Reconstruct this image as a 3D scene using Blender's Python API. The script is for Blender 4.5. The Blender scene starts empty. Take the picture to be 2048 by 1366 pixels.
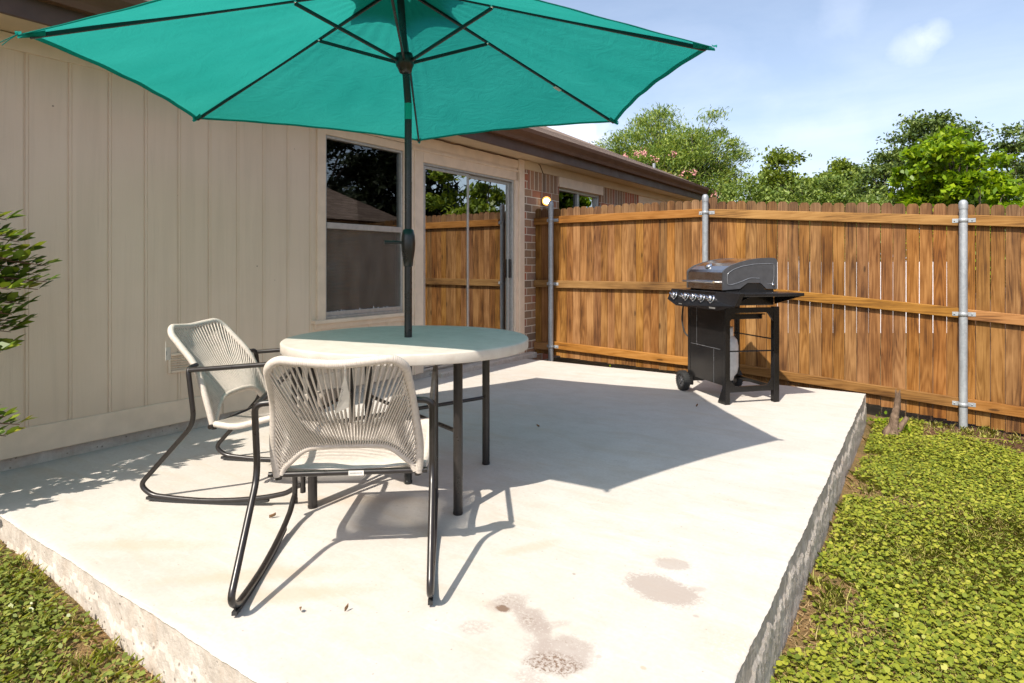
import bpy, math, random
import numpy as np
from mathutils import Vector, Matrix, Quaternion
R=math.radians
random.seed(7); rng=np.random.default_rng(7)
scene=bpy.context.scene
col=bpy.data.collections.new('place'); scene.collection.children.link(col)

# ------------------------------------------------------------------ camera
H=1.113; F=1240.0; YH=528.0
FW=Vector((-.5662,.8243,0)); RT=Vector((.8243,.5662,0))
cam=bpy.data.cameras.new('camera'); co=bpy.data.objects.new('camera',cam); col.objects.link(co)
co.location=(0,0,H); co.rotation_euler=(R(90),0,R(34.485))
cam.sensor_width=36; cam.lens=F/2048*36; cam.shift_y=-(683-YH)/2048
cam.clip_start=.05; cam.clip_end=2000
scene.camera=co
def at(px,d):                       # plan position seen in picture column px at depth d
    p=FW*d+RT*((px-1024)/F*d); return p.x,p.y
def at3(px,py,d):
    x,y=at(px,d); return Vector((x,y,H+(YH-py)/F*d))
def sm(a,b,x):
    t=min(1,max(0,(x-a)/(b-a))); return t*t*(3-2*t)
def gz(x,y):                        # ground height: the yard falls away to the right
    z=-.10-.17*sm(-3.9,.1,x)
    if y>6.5: z-=.03*sm(6.5,9,y)
    return z-.02*sm(1,8,x)
def gzv(x,y):
    t=np.clip((x+3.9)/4.0,0,1); z=-.10-.17*t*t*(3-2*t)
    t=np.clip((y-6.5)/2.5,0,1); z=z-.03*t*t*(3-2*t)
    t=np.clip((x-1)/7,0,1); return z-.02*t*t*(3-2*t)

# ------------------------------------------------------------------ mesh building
class MB:
    def __init__(s): s.v=[]; s.f=[]; s.sm=[]
    def add(s,vs,fs,smooth=False):
        b=len(s.v); s.v+= [tuple(v) for v in vs]
        for f in fs: s.f.append(tuple(i+b for i in f)); s.sm.append(smooth)
    def box(s,x0,x1,y0,y1,z0,z1,bev=0,M=None):
        if bev<=0:
            v=[(x,y,z) for x in(x0,x1) for y in(y0,y1) for z in(z0,z1)]
            f=[(0,1,3,2),(4,6,7,5),(0,4,5,1),(2,3,7,6),(0,2,6,4),(1,5,7,3)]
        else:
            b=min(bev,(x1-x0)*.45,(y1-y0)*.45,(z1-z0)*.45); v=[];idx={}
            X=(x0,x1);Y=(y0,y1);Z=(z0,z1)
            for i in(0,1):
                for j in(0,1):
                    for k in(0,1):
                        sx=1-2*i;sy=1-2*j;sz=1-2*k
                        idx[i,j,k,'x']=len(v);v.append((X[i],Y[j]+sy*b,Z[k]+sz*b))
                        idx[i,j,k,'y']=len(v);v.append((X[i]+sx*b,Y[j],Z[k]+sz*b))
                        idx[i,j,k,'z']=len(v);v.append((X[i]+sx*b,Y[j]+sy*b,Z[k]))
            f=[]
            for i in(0,1): f.append([idx[i,j,k,'x'] for j,k in((0,0),(1,0),(1,1),(0,1))])
            for j in(0,1): f.append([idx[i,j,k,'y'] for i,k in((0,0),(1,0),(1,1),(0,1))])
            for k in(0,1): f.append([idx[i,j,k,'z'] for i,j in((0,0),(1,0),(1,1),(0,1))])
            for j in(0,1):
                for k in(0,1): f.append([idx[0,j,k,'y'],idx[1,j,k,'y'],idx[1,j,k,'z'],idx[0,j,k,'z']])
            for i in(0,1):
                for k in(0,1): f.append([idx[i,0,k,'x'],idx[i,1,k,'x'],idx[i,1,k,'z'],idx[i,0,k,'z']])
            for i in(0,1):
                for j in(0,1): f.append([idx[i,j,0,'x'],idx[i,j,1,'x'],idx[i,j,1,'y'],idx[i,j,0,'y']])
            for i in(0,1):
                for j in(0,1):
                    for k in(0,1): f.append([idx[i,j,k,c] for c in'xyz'])
            c=Vector(((x0+x1)/2,(y0+y1)/2,(z0+z1)/2)); g=[]
            for q in f:
                p=[Vector(v[i]) for i in q]; n=(p[1]-p[0]).cross(p[2]-p[0])
                g.append(q if n.dot(sum(p,Vector())/len(p)-c)>0 else q[::-1])
            f=g
        if M is not None: v=[M@Vector(p) for p in v]
        s.add(v,f)
    def bar(s,a,b,w,h,up=(0,0,1),bev=0):
        a=Vector(a);b=Vector(b);d=(b-a);L=d.length;d.normalize()
        u=Vector(up); sd=d.cross(u)
        if sd.length<1e-4: sd=d.cross(Vector((1,0,0)))
        sd.normalize(); u=sd.cross(d)
        M=Matrix((( d.x,sd.x,u.x,a.x),(d.y,sd.y,u.y,a.y),(d.z,sd.z,u.z,a.z),(0,0,0,1)))
        s.box(0,L,-w/2,w/2,-h/2,h/2,bev,M)
    def tube(s,pts,r,seg=10,cap=True,smooth=True,closed=False):
        P=[Vector(p) for p in pts]; n=len(P); rr=r if hasattr(r,'__len__') else [r]*n
        T=[]
        for i in range(n):
            a=P[(i-1)%n] if (closed or i>0) else P[i]; b=P[(i+1)%n] if (closed or i<n-1) else P[i]
            t=(b-a); T.append(t.normalized() if t.length>1e-9 else Vector((0,0,1)))
        ref=Vector((0,0,1)) if abs(T[0].z)<.9 else Vector((1,0,0))
        N=(ref-T[0]*ref.dot(T[0])).normalized(); v=[]
        for i in range(n):
            if i: N=(N-T[i]*N.dot(T[i])); N.normalize()
            B=T[i].cross(N)
            for k in range(seg):
                a=2*math.pi*k/seg; v.append(P[i]+(N*math.cos(a)+B*math.sin(a))*rr[i])
        f=[]
        for i in range(n if closed else n-1):
            j=(i+1)%n
            for k in range(seg):
                f.append((i*seg+k,i*seg+(k+1)%seg,j*seg+(k+1)%seg,j*seg+k))
        s.add(v,f,smooth)
        if cap and not closed:
            s.add(v[:seg],[tuple(range(seg))[::-1]]); s.add(v[-seg:],[tuple(range(seg))])
    def lathe(s,prof,c=(0,0,0),ax=(0,0,1),seg=24,smooth=True):
        ax=Vector(ax).normalized(); q=Vector((0,0,1)).rotation_difference(ax); c=Vector(c); v=[]
        for r,z in prof:
            for k in range(seg):
                a=2*math.pi*k/seg; v.append(c+q@Vector((r*math.cos(a),r*math.sin(a),z)))
        f=[]
        for i in range(len(prof)-1):
            for k in range(seg): f.append((i*seg+k,i*seg+(k+1)%seg,(i+1)*seg+(k+1)%seg,(i+1)*seg+k))
        s.add(v,f,smooth)
    def prism(s,poly,vec,smooth=False):
        P=[Vector(p) for p in poly]; vec=Vector(vec); n=len(P)
        nn=Vector()
        for i in range(n): nn+=P[i].cross(P[(i+1)%n])
        if nn.dot(vec)>0: P=P[::-1]
        s.add(P+[p+vec for p in P],[tuple(range(n)),tuple(range(2*n-1,n-1,-1))])
        b=[]
        for i in range(n):
            j=(i+1)%n; b.append((i,n+i,n+j,j))
        s.add(P+[p+vec for p in P],b,smooth)
    def grid(s,fn,nu,nv,smooth=True):
        v=[fn(i/nu,j/nv) for i in range(nu+1) for j in range(nv+1)]
        f=[(i*(nv+1)+j,(i+1)*(nv+1)+j,(i+1)*(nv+1)+j+1,i*(nv+1)+j+1) for i in range(nu) for j in range(nv)]
        s.add(v,f,smooth)
    def build(s,name,mat,parent=None,local=False,rel=None):
        me=bpy.data.meshes.new(name)
        off=Vector(parent_origin(parent)) if (parent and not local) else Vector((0,0,0))
        if rel is not None: off=Vector(rel)
        me.from_pydata([tuple(Vector(v)-off) for v in s.v],[],s.f)
        me.polygons.foreach_set('use_smooth',s.sm); me.update()
        me.materials.append(mat)
        o=bpy.data.objects.new(name,me); col.objects.link(o)
        if parent: o.parent=parent
        elif rel is not None: o.location=rel
        return o
def parent_origin(p):
    v=Vector((0,0,0))
    while p is not None: v+=p.location; p=p.parent
    return v
def np_mesh(name,verts,nper,mat,parent=None,off=(0,0,0),smooth=False):
    """verts: (N*nper,3) array, each run of nper is a face"""
    n=len(verts)//nper; me=bpy.data.meshes.new(name)
    v=np.asarray(verts,dtype=np.float32)-np.asarray(off,dtype=np.float32)
    me.vertices.add(n*nper); me.vertices.foreach_set('co',v.ravel())
    me.loops.add(n*nper); me.loops.foreach_set('vertex_index',np.arange(n*nper,dtype=np.int32))
    me.polygons.add(n); me.polygons.foreach_set('loop_start',np.arange(0,n*nper,nper,dtype=np.int32))
    me.polygons.foreach_set('loop_total',np.full(n,nper,dtype=np.int32))
    me.update(calc_edges=True); me.materials.append(mat)
    o=bpy.data.objects.new(name,me); col.objects.link(o)
    if parent: o.parent=parent
    else: o.location=off
    return o
def empty(name,loc,label,cat,group=None,rz=0):
    o=bpy.data.objects.new(name,None); col.objects.link(o); o.location=loc; o.rotation_euler=(0,0,rz); o.empty_display_size=.1
    tag(o,label,cat,group); return o
def tag(o,label,cat,group=None,kind=None):
    o['label']=label; o['category']=cat
    if group: o['group']=group
    if kind: o['kind']=kind
    return o
def fillet(pts,r,n=6):
    P=[Vector(p) for p in pts]; rr=r if hasattr(r,'__len__') else [r]*len(P); out=[P[0]]
    for i in range(1,len(P)-1):
        a=P[i-1]-P[i]; b=P[i+1]-P[i]; k=min(rr[i],a.length*.48,b.length*.48)
        p0=P[i]+a.normalized()*k; p2=P[i]+b.normalized()*k
        for j in range(n+1):
            t=j/n; out.append(p0*(1-t)**2+P[i]*2*t*(1-t)+p2*t*t)
    out.append(P[-1]); return out
def resample(P,step):
    P=[Vector(p) for p in P]; L=[0]
    for i in range(1,len(P)): L.append(L[-1]+(P[i]-P[i-1]).length)
    n=max(2,int(L[-1]/step)); out=[]; j=0
    for i in range(n+1):
        s=L[-1]*i/n
        while j<len(P)-2 and L[j+1]<s: j+=1
        t=(s-L[j])/max(1e-9,L[j+1]-L[j]); out.append(P[j].lerp(P[j+1],min(1,t)))
    return out

# ------------------------------------------------------------------ materials
class NT:
    def __init__(s,name):
        s.m=bpy.data.materials.new(name); s.m.use_nodes=True; s.t=s.m.node_tree; s.t.nodes.clear()
        s.out=s.n('ShaderNodeOutputMaterial')
    def n(s,k,**kw):
        x=s.t.nodes.new(k)
        for a,b in kw.items(): setattr(x,a,b)
        return x
    def l(s,a,b): s.t.links.new(a,b)
    def setv(s,sock,v):
        if isinstance(v,bpy.types.NodeSocket): s.l(v,sock)
        elif isinstance(v,(tuple,list)) and sock.type=='RGBA' and len(v)==3: sock.default_value=(*v,1)
        else: sock.default_value=v
    def coord(s,scale=(1,1,1),kind='Object',loc=(0,0,0)):
        c=s.n('ShaderNodeTexCoord'); m=s.n('ShaderNodeMapping'); m.inputs['Scale'].default_value=scale; m.inputs['Location'].default_value=loc
        s.l(c.outputs[kind],m.inputs[0]); return m.outputs[0]
    def noise(s,vec,scale,detail=4,rough=.55,dist=0,out='Fac'):
        x=s.n('ShaderNodeTexNoise'); s.l(vec,x.inputs['Vector'])
        x.inputs['Scale'].default_value=scale; x.inputs['Detail'].default_value=detail; x.inputs['Roughness'].default_value=rough; x.inputs['Distortion'].default_value=dist
        return x.outputs[out]
    def ramp(s,fac,stops,interp='LINEAR'):
        x=s.n('ShaderNodeValToRGB'); x.color_ramp.interpolation=interp; e=x.color_ramp.elements
        while len(e)<len(stops): e.new(.5)
        for i,(p,c) in enumerate(stops):
            e[i].position=p; e[i].color=(*c,1) if len(c)==3 else c
        s.l(fac,x.inputs[0]); return x.outputs[0]
    def map(s,v,a,b,c=0,d=1):
        x=s.n('ShaderNodeMapRange'); s.setv(x.inputs[0],v)
        for i,q in enumerate((a,b,c,d)): x.inputs[1+i].default_value=q
        return x.outputs[0]
    def math(s,op,a,b=None,c=None):
        x=s.n('ShaderNodeMath',operation=op); s.setv(x.inputs[0],a)
        if b is not None: s.setv(x.inputs[1],b)
        if c is not None: s.setv(x.inputs[2],c)
        return x.outputs[0]
    def vmath(s,op,a,b):
        x=s.n('ShaderNodeVectorMath',operation=op); s.setv(x.inputs[0],a); s.setv(x.inputs[1],b); return x.outputs[0]
    def mix(s,fac,a,b,mode='MIX'):
        x=s.n('ShaderNodeMix',data_type='RGBA',blend_type=mode); s.setv(x.inputs[0],fac); s.setv(x.inputs[6],a); s.setv(x.inputs[7],b); return x.outputs[2]
    def bump(s,h,strength=.3,dist=.01):
        x=s.n('ShaderNodeBump'); s.l(h,x.inputs['Height']); x.inputs['Strength'].default_value=strength; x.inputs['Distance'].default_value=dist; return x.outputs[0]
    def bsdf(s,color,rough=.6,metal=0,spec=.5,normal=None,**kw):
        b=s.n('ShaderNodeBsdfPrincipled'); s.setv(b.inputs['Base Color'],color); s.setv(b.inputs['Roughness'],rough); s.setv(b.inputs['Metallic'],metal)
        b.inputs['Specular IOR Level'].default_value=spec
        if normal is not None: s.l(normal,b.inputs['Normal'])
        for k,v in kw.items(): s.setv(b.inputs[k.replace('_',' ')],v)
        s.l(b.outputs[0],s.out.inputs[0]); return b
    def island(s): return s.n('ShaderNodeNewGeometry').outputs['Random Per Island']
    def objrand(s): return s.n('ShaderNodeObjectInfo').outputs['Random']
def plain(name,c,rough=.5,metal=0,spec=.5,var=.12,nscale=25,bump=0,**kw):
    t=NT(name); v=t.coord(); n=t.noise(v,nscale,5)
    c2=tuple(min(1,x*(1+var)) for x in c); c1=tuple(x*(1-var) for x in c)
    r=t.map(t.noise(v,nscale*.37,3),.3,.7,max(.02,rough-.07),min(1,rough+.07))
    t.bsdf(t.ramp(n,[(.3,c1),(.7,c2)]),r,metal,spec,t.bump(n,bump,.005) if bump else None,**kw); return t.m

def wood(name,axis,base,dark,light,rough=.62):
    t=NT(name); o=t.objrand(); geo=t.island()
    tc=t.n('ShaderNodeTexCoord').outputs['Object']
    offs=t.n('ShaderNodeCombineXYZ'); t.l(t.math('MULTIPLY',o,71.3),offs.inputs[0]); t.l(t.math('MULTIPLY',o,33.7),offs.inputs[1]); t.l(t.math('MULTIPLY',o,57.1),offs.inputs[2])
    p=t.vmath('ADD',tc,offs.outputs[0])
    sc=[9,9,9]; sc[axis]=.9
    g=t.vmath('MULTIPLY',p,Vector(sc))
    warp=t.noise(g,1.3,3,.5,.3)
    # cathedral grain: rings of a warped field
    s2=[14,14,14]; s2[axis]=.8
    g2=t.vmath('MULTIPLY',p,Vector(s2))
    f=t.noise(g2,.9,2,.4,.4)
    rings=t.math('FRACT',t.math('MULTIPLY',f,11.0))
    rings=t.math('ABSOLUTE',t.math('SUBTRACT',rings,.5))
    sf=[160,160,160]; sf[axis]=3.5
    fine=t.noise(t.vmath('MULTIPLY',p,Vector(sf)),1,4,.6)
    blot=t.noise(t.vmath('MULTIPLY',p,Vector([5 if i!=axis else 1.6 for i in range(3)])),1,4,.6)
    k=t.math('ADD',t.math('MULTIPLY',rings,.55),t.math('MULTIPLY',fine,.7))
    k=t.math('ADD',k,t.math('MULTIPLY',t.math('SUBTRACT',blot,.5),1.5))
    c=t.ramp(k,[(.12,dark),(.42,base),(.80,light)])
    # knots
    sv=[8,8,8]; sv[axis]=2.2
    vo=t.n('ShaderNodeTexVoronoi'); vo.inputs['Scale'].default_value=1; vo.inputs['Randomness'].default_value=1
    wv=t.vmath('ADD',t.vmath('MULTIPLY',p,Vector(sv)),(0,0,0)); t.l(wv,vo.inputs['Vector'])
    kn=t.math('ADD',vo.outputs['Distance'],t.math('MULTIPLY',t.math('SUBTRACT',fine,.5),.06))
    sel=t.n('ShaderNodeSeparateColor'); t.l(vo.outputs['Color'],sel.inputs[0])
    on=t.math('GREATER_THAN',sel.outputs[0],.45)
    core=t.math('MULTIPLY',t.map(kn,.05,.10,1,0),on); halo=t.math('MULTIPLY',t.map(kn,.07,.24,1,0),on)
    ringk=t.math('MULTIPLY',halo,t.math('ABSOLUTE',t.math('SINE',t.math('MULTIPLY',kn,70))))
    c=t.mix(t.math('MULTIPLY',ringk,.45),c,tuple(x*.55 for x in base))
    c=t.mix(t.math('MULTIPLY',core,.75),c,tuple(x*.3 for x in dark))
    hv=t.n('ShaderNodeHueSaturation'); t.l(c,hv.inputs['Color']); t.l(t.map(o,0,1,.497,.509),hv.inputs['Hue']); t.l(t.map(t.math('FRACT',t.math('MULTIPLY',o,17.3)),0,1,.92,1.04),hv.inputs['Saturation']); t.l(t.map(t.math('FRACT',t.math('MULTIPLY',o,7.7)),0,1,.74,1.08),hv.inputs['Value'])
    t.bsdf(hv.outputs[0],t.map(fine,.3,.7,rough-.1,rough+.12),0,.22,t.bump(t.math('ADD',fine,t.math('MULTIPLY',rings,.3)),.35,.002)); return t.m

def leafmat(name,stops,rough=.45,trans=.35,spec=.4,tint=(1,1,.5)):
    t=NT(name); r=t.island(); v=t.coord()
    c=t.ramp(t.math('ADD',t.math('MULTIPLY',r,.75),t.math('MULTIPLY',t.noise(v,1.1,3),.3)),stops)
    b=t.bsdf(c,rough,0,spec)
    tr=t.n('ShaderNodeBsdfTranslucent'); t.l(t.mix(1,c,(*tint,1),'MULTIPLY'),tr.inputs[0])
    mx=t.n('ShaderNodeMixShader'); mx.inputs[0].default_value=trans; t.l(b.outputs[0],mx.inputs[1]); t.l(tr.outputs[0],mx.inputs[2]); t.l(mx.outputs[0],t.out.inputs[0]); return t.m

def m_concrete():
    t=NT('concrete_top'); v=t.coord()
    big=t.noise(v,1.1,5,.6,.4); mid=t.noise(v,6,6,.65); fine=t.noise(v,60,4,.7); tiny=t.noise(v,260,2,.6)
    streak=t.noise(t.coord((2.2,9,1),loc=(3,1,0)),1.0,5,.65,.6)
    c=t.ramp(big,[(.3,(.48,.445,.40)),(.55,(.525,.497,.462)),(.75,(.555,.537,.512))])
    c=t.mix(t.map(streak,.50,.72,0,.5),c,(.47,.385,.29))
    c=t.mix(t.map(mid,.45,.75,0,.5),c,(.42,.38,.335)); c=t.mix(t.map(fine,.42,.75,0,.35),c,(.36,.325,.29))
    pv=t.n('ShaderNodeTexVoronoi'); t.l(v,pv.inputs['Vector']); pv.inputs['Scale'].default_value=38; pc=t.n('ShaderNodeSeparateColor'); t.l(pv.outputs['Color'],pc.inputs[0])
    c=t.mix(t.math('MULTIPLY',t.math('MULTIPLY',t.map(pv.outputs['Distance'],.06,.16,1,0),t.math('GREATER_THAN',pc.outputs[0],.86)),.55),c,(.20,.16,.13))
    sw=t.noise(t.coord((1.5,7,1),loc=(0,5,0)),3.5,6,.7,1.2); c=t.mix(t.map(sw,.55,.75,0,.35),c,(.66,.64,.61))
    # worn patches: each an ellipse in plan broken up by noise
    sp=t.n('ShaderNodeSeparateXYZ'); t.l(v,sp.inputs[0])
    wob=t.noise(v,14,5,.7); grit=t.noise(v,90,3,.75)
    def patch(x,y,rx,ry,rot,colr,amt,soft=.5,gr=.0,nz=1.2):
        nonlocal c
        cx=t.math('SUBTRACT',sp.outputs[0],x); cy=t.math('SUBTRACT',sp.outputs[1],y)
        ca,sa=math.cos(rot),math.sin(rot)
        a=t.math('ADD',t.math('MULTIPLY',cx,ca/rx),t.math('MULTIPLY',cy,sa/rx)); b=t.math('ADD',t.math('MULTIPLY',cx,-sa/ry),t.math('MULTIPLY',cy,ca/ry))
        d=t.math('SQRT',t.math('ADD',t.math('MULTIPLY',a,a),t.math('MULTIPLY',b,b)))
        d=t.math('ADD',d,t.math('MULTIPLY',t.math('SUBTRACT',wob,.5),nz))
        d=t.math('ADD',d,t.math('MULTIPLY',t.math('SUBTRACT',grit,.5),1.1)); mk=t.map(d,1-soft*.5,1+soft*.3,1,0)
        if gr: mk=t.math('MULTIPLY',mk,t.map(grit,gr,gr+.12,0,1))
        c=t.mix(t.math('MULTIPLY',mk,amt),c,colr)
    B=(.36,.27,.21); D=(.20,.11,.065)
    for (px,py,rx,ry,rot,cc,am,so,gr,nz) in STAINS:
        w=onz(px,py); patch(w[0],w[1],rx,ry,rot,cc,am,so,gr,nz)
    h=t.math('ADD',t.math('MULTIPLY',mid,.5),t.math('ADD',t.math('MULTIPLY',fine,.35),t.math('MULTIPLY',tiny,.2)))
    t.bsdf(c,t.map(mid,.3,.7,.72,.9),0,.25,t.bump(h,.25,.004)); return t.m
def onz(px,py,z=0):
    d=F*(H-z)/(py-YH); x,y=at(px,d); return x,y
_b=(.33,.275,.245); _d=(.16,.10,.068)
STAINS=[(1322,1178,.135,.085,-.1,_b,.8,.35,0,.7),(1345,1128,.065,.05,.3,_b,.65,.4,0,1.0),(1395,1178,.035,.018,.5,_b,.5,.5,0,1.0),
 (950,1254,.055,.04,.6,_b,.5,.4,.42,.5),(1015,1206,.075,.05,1.2,_b,.7,.5,.34,1.3),(1005,1217,.026,.018,0,_d,.9,.4,0,1.0),(1060,1240,.10,.04,-.5,_b,.8,.5,.33,1.5),
 (1012,1200,.05,.03,0,_d,.8,.5,.55,1.3),(1060,1241,.05,.025,-.5,_d,.7,.5,.52,1.4),(1105,1250,.06,.022,.9,_b,.45,.5,.36,1.2),
 (1120,1305,.10,.085,.5,_b,.75,.5,.30,1.2),(1106,1326,.085,.055,.4,_d,.95,.5,.47,1.4),(1085,1262,.12,.03,-.9,_b,.7,.5,.36,1.4),(1130,1280,.045,.02,.5,_d,.6,.5,.55,1.3),(1060,1356,.06,.04,0,_b,.5,.6,.4,1.2),
 (1145,1297,.012,.01,0,_b,.4,.6,0,.6),(1198,1313,.010,.009,0,_b,.5,.6,0,.5),(1287,1336,.010,.008,0,(.5,.33,.24),.7,.6,0,.5),(1392,1232,.01,.008,0,_b,.6,.6,0,.5),(1148,1148,.008,.006,0,_d,.5,.6,0,.5),
 (1280,1062,.03,.012,.6,(.5,.42,.35),.5,.7,0,1),(1060,1095,.14,.035,1.05,(.47,.37,.275),.5,.9,0,1.2),(575,1190,.30,.05,.75,(.47,.37,.27),.55,1.0,0,1.4),(520,1150,.34,.05,.75,(.47,.37,.27),.5,1.0,0,1.4),(700,1000,.30,.06,.6,(.46,.37,.28),.5,1.0,0,1.4),(1460,1290,.10,.12,.2,(.47,.38,.28),.4,1.0,.4,1.4),(300,1090,.3,.05,.6,(.47,.37,.27),.45,1.0,0,1.4)]
def m_rough_concrete():
    t=NT('concrete_side'); v=t.coord(); n=t.noise(v,18,6,.7); f=t.noise(v,110,4,.75); st=t.noise(t.coord((9,9,3.0)),1,6,.7,.8)
    vo=t.n('ShaderNodeTexVoronoi'); t.l(v,vo.inputs['Vector']); vo.inputs['Scale'].default_value=45
    pits=t.map(vo.outputs['Distance'],.08,.3,0,1)
    c=t.ramp(n,[(.3,(.38,.335,.295)),(.55,(.47,.42,.37)),(.8,(.56,.52,.47))])
    c=t.mix(t.map(st,.5,.72,0,.55),c,(.66,.62,.57)); c=t.mix(t.map(st,.46,.3,0,.4),c,(.38,.27,.19))
    sel=t.n('ShaderNodeSeparateColor'); t.l(vo.outputs['Color'],sel.inputs[0])
    pk=t.math('MULTIPLY',t.map(vo.outputs['Distance'],.12,.3,1,0),t.math('GREATER_THAN',sel.outputs[1],.78))
    c=t.mix(t.math('MULTIPLY',pk,.7),c,(.14,.11,.09))
    t.bsdf(c,.92,0,.2,t.bump(t.math('ADD',t.math('ADD',n,t.math('MULTIPLY',f,.5)),t.math('MULTIPLY',pk,-.8)),.5,.010)); return t.m
def m_paint():
    t=NT('tan_house_paint'); v=t.coord(); g=t.noise(t.coord((40,40,1.6)),1.6,5,.7,.5); big=t.noise(v,.9,4,.6)
    c=t.ramp(big,[(.3,(.66,.52,.395)),(.7,(.72,.58,.45))]); c=t.mix(t.map(g,.6,.8,0,.22),c,(.42,.32,.23))
    sz=t.n('ShaderNodeSeparateXYZ'); t.l(v,sz.inputs[0]); stn=t.noise(t.coord((1,6,.35)),1.4,6,.65,.4)
    c=t.mix(t.map(stn,.5,.75,0,.28),c,(.44,.345,.25)); c=t.mix(t.math('MULTIPLY',t.map(t.math('ADD',sz.outputs[2],t.math('MULTIPLY',big,.5)),.25,.75,1,0),.3),c,(.42,.33,.24))
    vo=t.n('ShaderNodeTexVoronoi'); t.l(v,vo.inputs['Vector']); vo.inputs['Scale'].default_value=5
    sel=t.n('ShaderNodeSeparateColor'); t.l(vo.outputs['Color'],sel.inputs[0])
    dot=t.math('MULTIPLY',t.map(vo.outputs['Distance'],.02,.035,1,0),t.math('GREATER_THAN',sel.outputs[0],.72)); c=t.mix(t.math('MULTIPLY',dot,.7),c,(.10,.07,.05))
    h=t.math('ADD',g,t.math('MULTIPLY',t.noise(v,180,3),.3))
    t.bsdf(c,.6,0,.3,t.bump(h,.45,.004)); return t.m
def m_brick(name,soldier=False):
    t=NT(name); tc=t.n('ShaderNodeTexCoord').outputs['Object']; sp=t.n('ShaderNodeSeparateXYZ'); t.l(tc,sp.inputs[0])
    cb=t.n('ShaderNodeCombineXYZ')
    if soldier: t.l(sp.outputs[2],cb.inputs[0]); t.l(sp.outputs[1],cb.inputs[1])
    else: t.l(sp.outputs[1],cb.inputs[0]); t.l(sp.outputs[2],cb.inputs[1])
    vec=t.vmath('ADD',cb.outputs[0],t.vmath('MULTIPLY',t.noise(tc,9,3,.6,0,'Color'),(.008,.008,0)))
    b=t.n('ShaderNodeTexBrick'); t.l(vec,b.inputs['Vector']); b.inputs['Color1'].default_value=(0,0,0,1); b.inputs['Color2'].default_value=(1,1,1,1); b.inputs['Mortar'].default_value=(.5,.5,.5,1)
    b.inputs['Scale'].default_value=1; b.inputs['Mortar Size'].default_value=.006; b.inputs['Mortar Smooth'].default_value=.25; b.inputs['Brick Width'].default_value=.235 if not soldier else .5; b.inputs['Row Height'].default_value=.092
    if soldier: b.offset=0
    sc=t.n('ShaderNodeSeparateColor'); t.l(b.outputs['Color'],sc.inputs[0])
    n=t.noise(tc,30,5,.7)
    c=t.ramp(sc.outputs[0],[(0,(.20,.135,.095)),(.3,(.33,.20,.12)),(.55,(.40,.225,.13)),(.8,(.42,.13,.07)),(1,(.27,.20,.15))])
    c=t.mix(t.map(n,.35,.75,0,.5),c,tuple((.16,.10,.075)))
    c=t.mix(b.outputs['Fac'],c,(.66,.57,.46))
    h=t.math('ADD',t.math('MULTIPLY',b.outputs['Fac'],-1.2),t.math('MULTIPLY',n,.4))
    t.bsdf(c,.85,0,.2,t.bump(h,.7,.008)); return t.m
def m_glass(name,fac,tint,rough=.0):
    t=NT(name); v=t.coord(); g=t.n('ShaderNodeBsdfGlossy'); g.inputs['Roughness'].default_value=rough; g.inputs['Color'].default_value=(.93,.95,.95,1)
    t.l(t.bump(t.noise(v,1.3,2),.012,.02),g.inputs['Normal'])
    tr=t.n('ShaderNodeBsdfTransparent'); tr.inputs[0].default_value=(*tint,1)
    fr=t.n('ShaderNodeFresnel'); fr.inputs[0].default_value=1.5
    k=t.math('MINIMUM',t.math('ADD',fr.outputs[0],fac),1.0)
    mx=t.n('ShaderNodeMixShader'); t.l(k,mx.inputs[0]); t.l(tr.outputs[0],mx.inputs[1]); t.l(g.outputs[0],mx.inputs[2]); t.l(mx.outputs[0],t.out.inputs[0]); return t.m
def m_screen():
    t=NT('insect_screen'); v=t.coord(); d=t.n('ShaderNodeBsdfDiffuse'); n=t.noise(t.coord((1,3,1)),3,4)
    t.l(t.ramp(n,[(.3,(.15,.122,.10)),(.7,(.22,.183,.155))]),d.inputs[0])
    tr=t.n('ShaderNodeBsdfTransparent'); mx=t.n('ShaderNodeMixShader'); mx.inputs[0].default_value=.55
    t.l(tr.outputs[0],mx.inputs[1]); t.l(d.outputs[0],mx.inputs[2]); t.l(mx.outputs[0],t.out.inputs[0]); return t.m
def m_fabric():
    t=NT('teal_canopy_fabric'); v=t.coord(); wv=t.noise(t.coord((1,1,1)),2.2,4); fine=t.noise(v,700,2)
    c=t.ramp(wv,[(.3,(.014,.24,.20)),(.7,(.020,.275,.23))])
    d=t.n('ShaderNodeBsdfDiffuse'); t.l(c,d.inputs[0]); tr=t.n('ShaderNodeBsdfTranslucent'); t.l(t.ramp(wv,[(.3,(.018,.28,.24)),(.7,(.026,.325,.28))]),tr.inputs[0])
    wr=t.noise(t.coord((5,5,14)),1.3,6,.62,1.6); bp=t.bump(t.math('ADD',wr,t.math('MULTIPLY',fine,.05)),0.32,.03); t.l(bp,d.inputs['Normal']); t.l(bp,tr.inputs['Normal'])
    mx=t.n('ShaderNodeMixShader'); mx.inputs[0].default_value=.5; t.l(d.outputs[0],mx.inputs[1]); t.l(tr.outputs[0],mx.inputs[2]); t.l(mx.outputs[0],t.out.inputs[0]); return t.m
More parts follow.
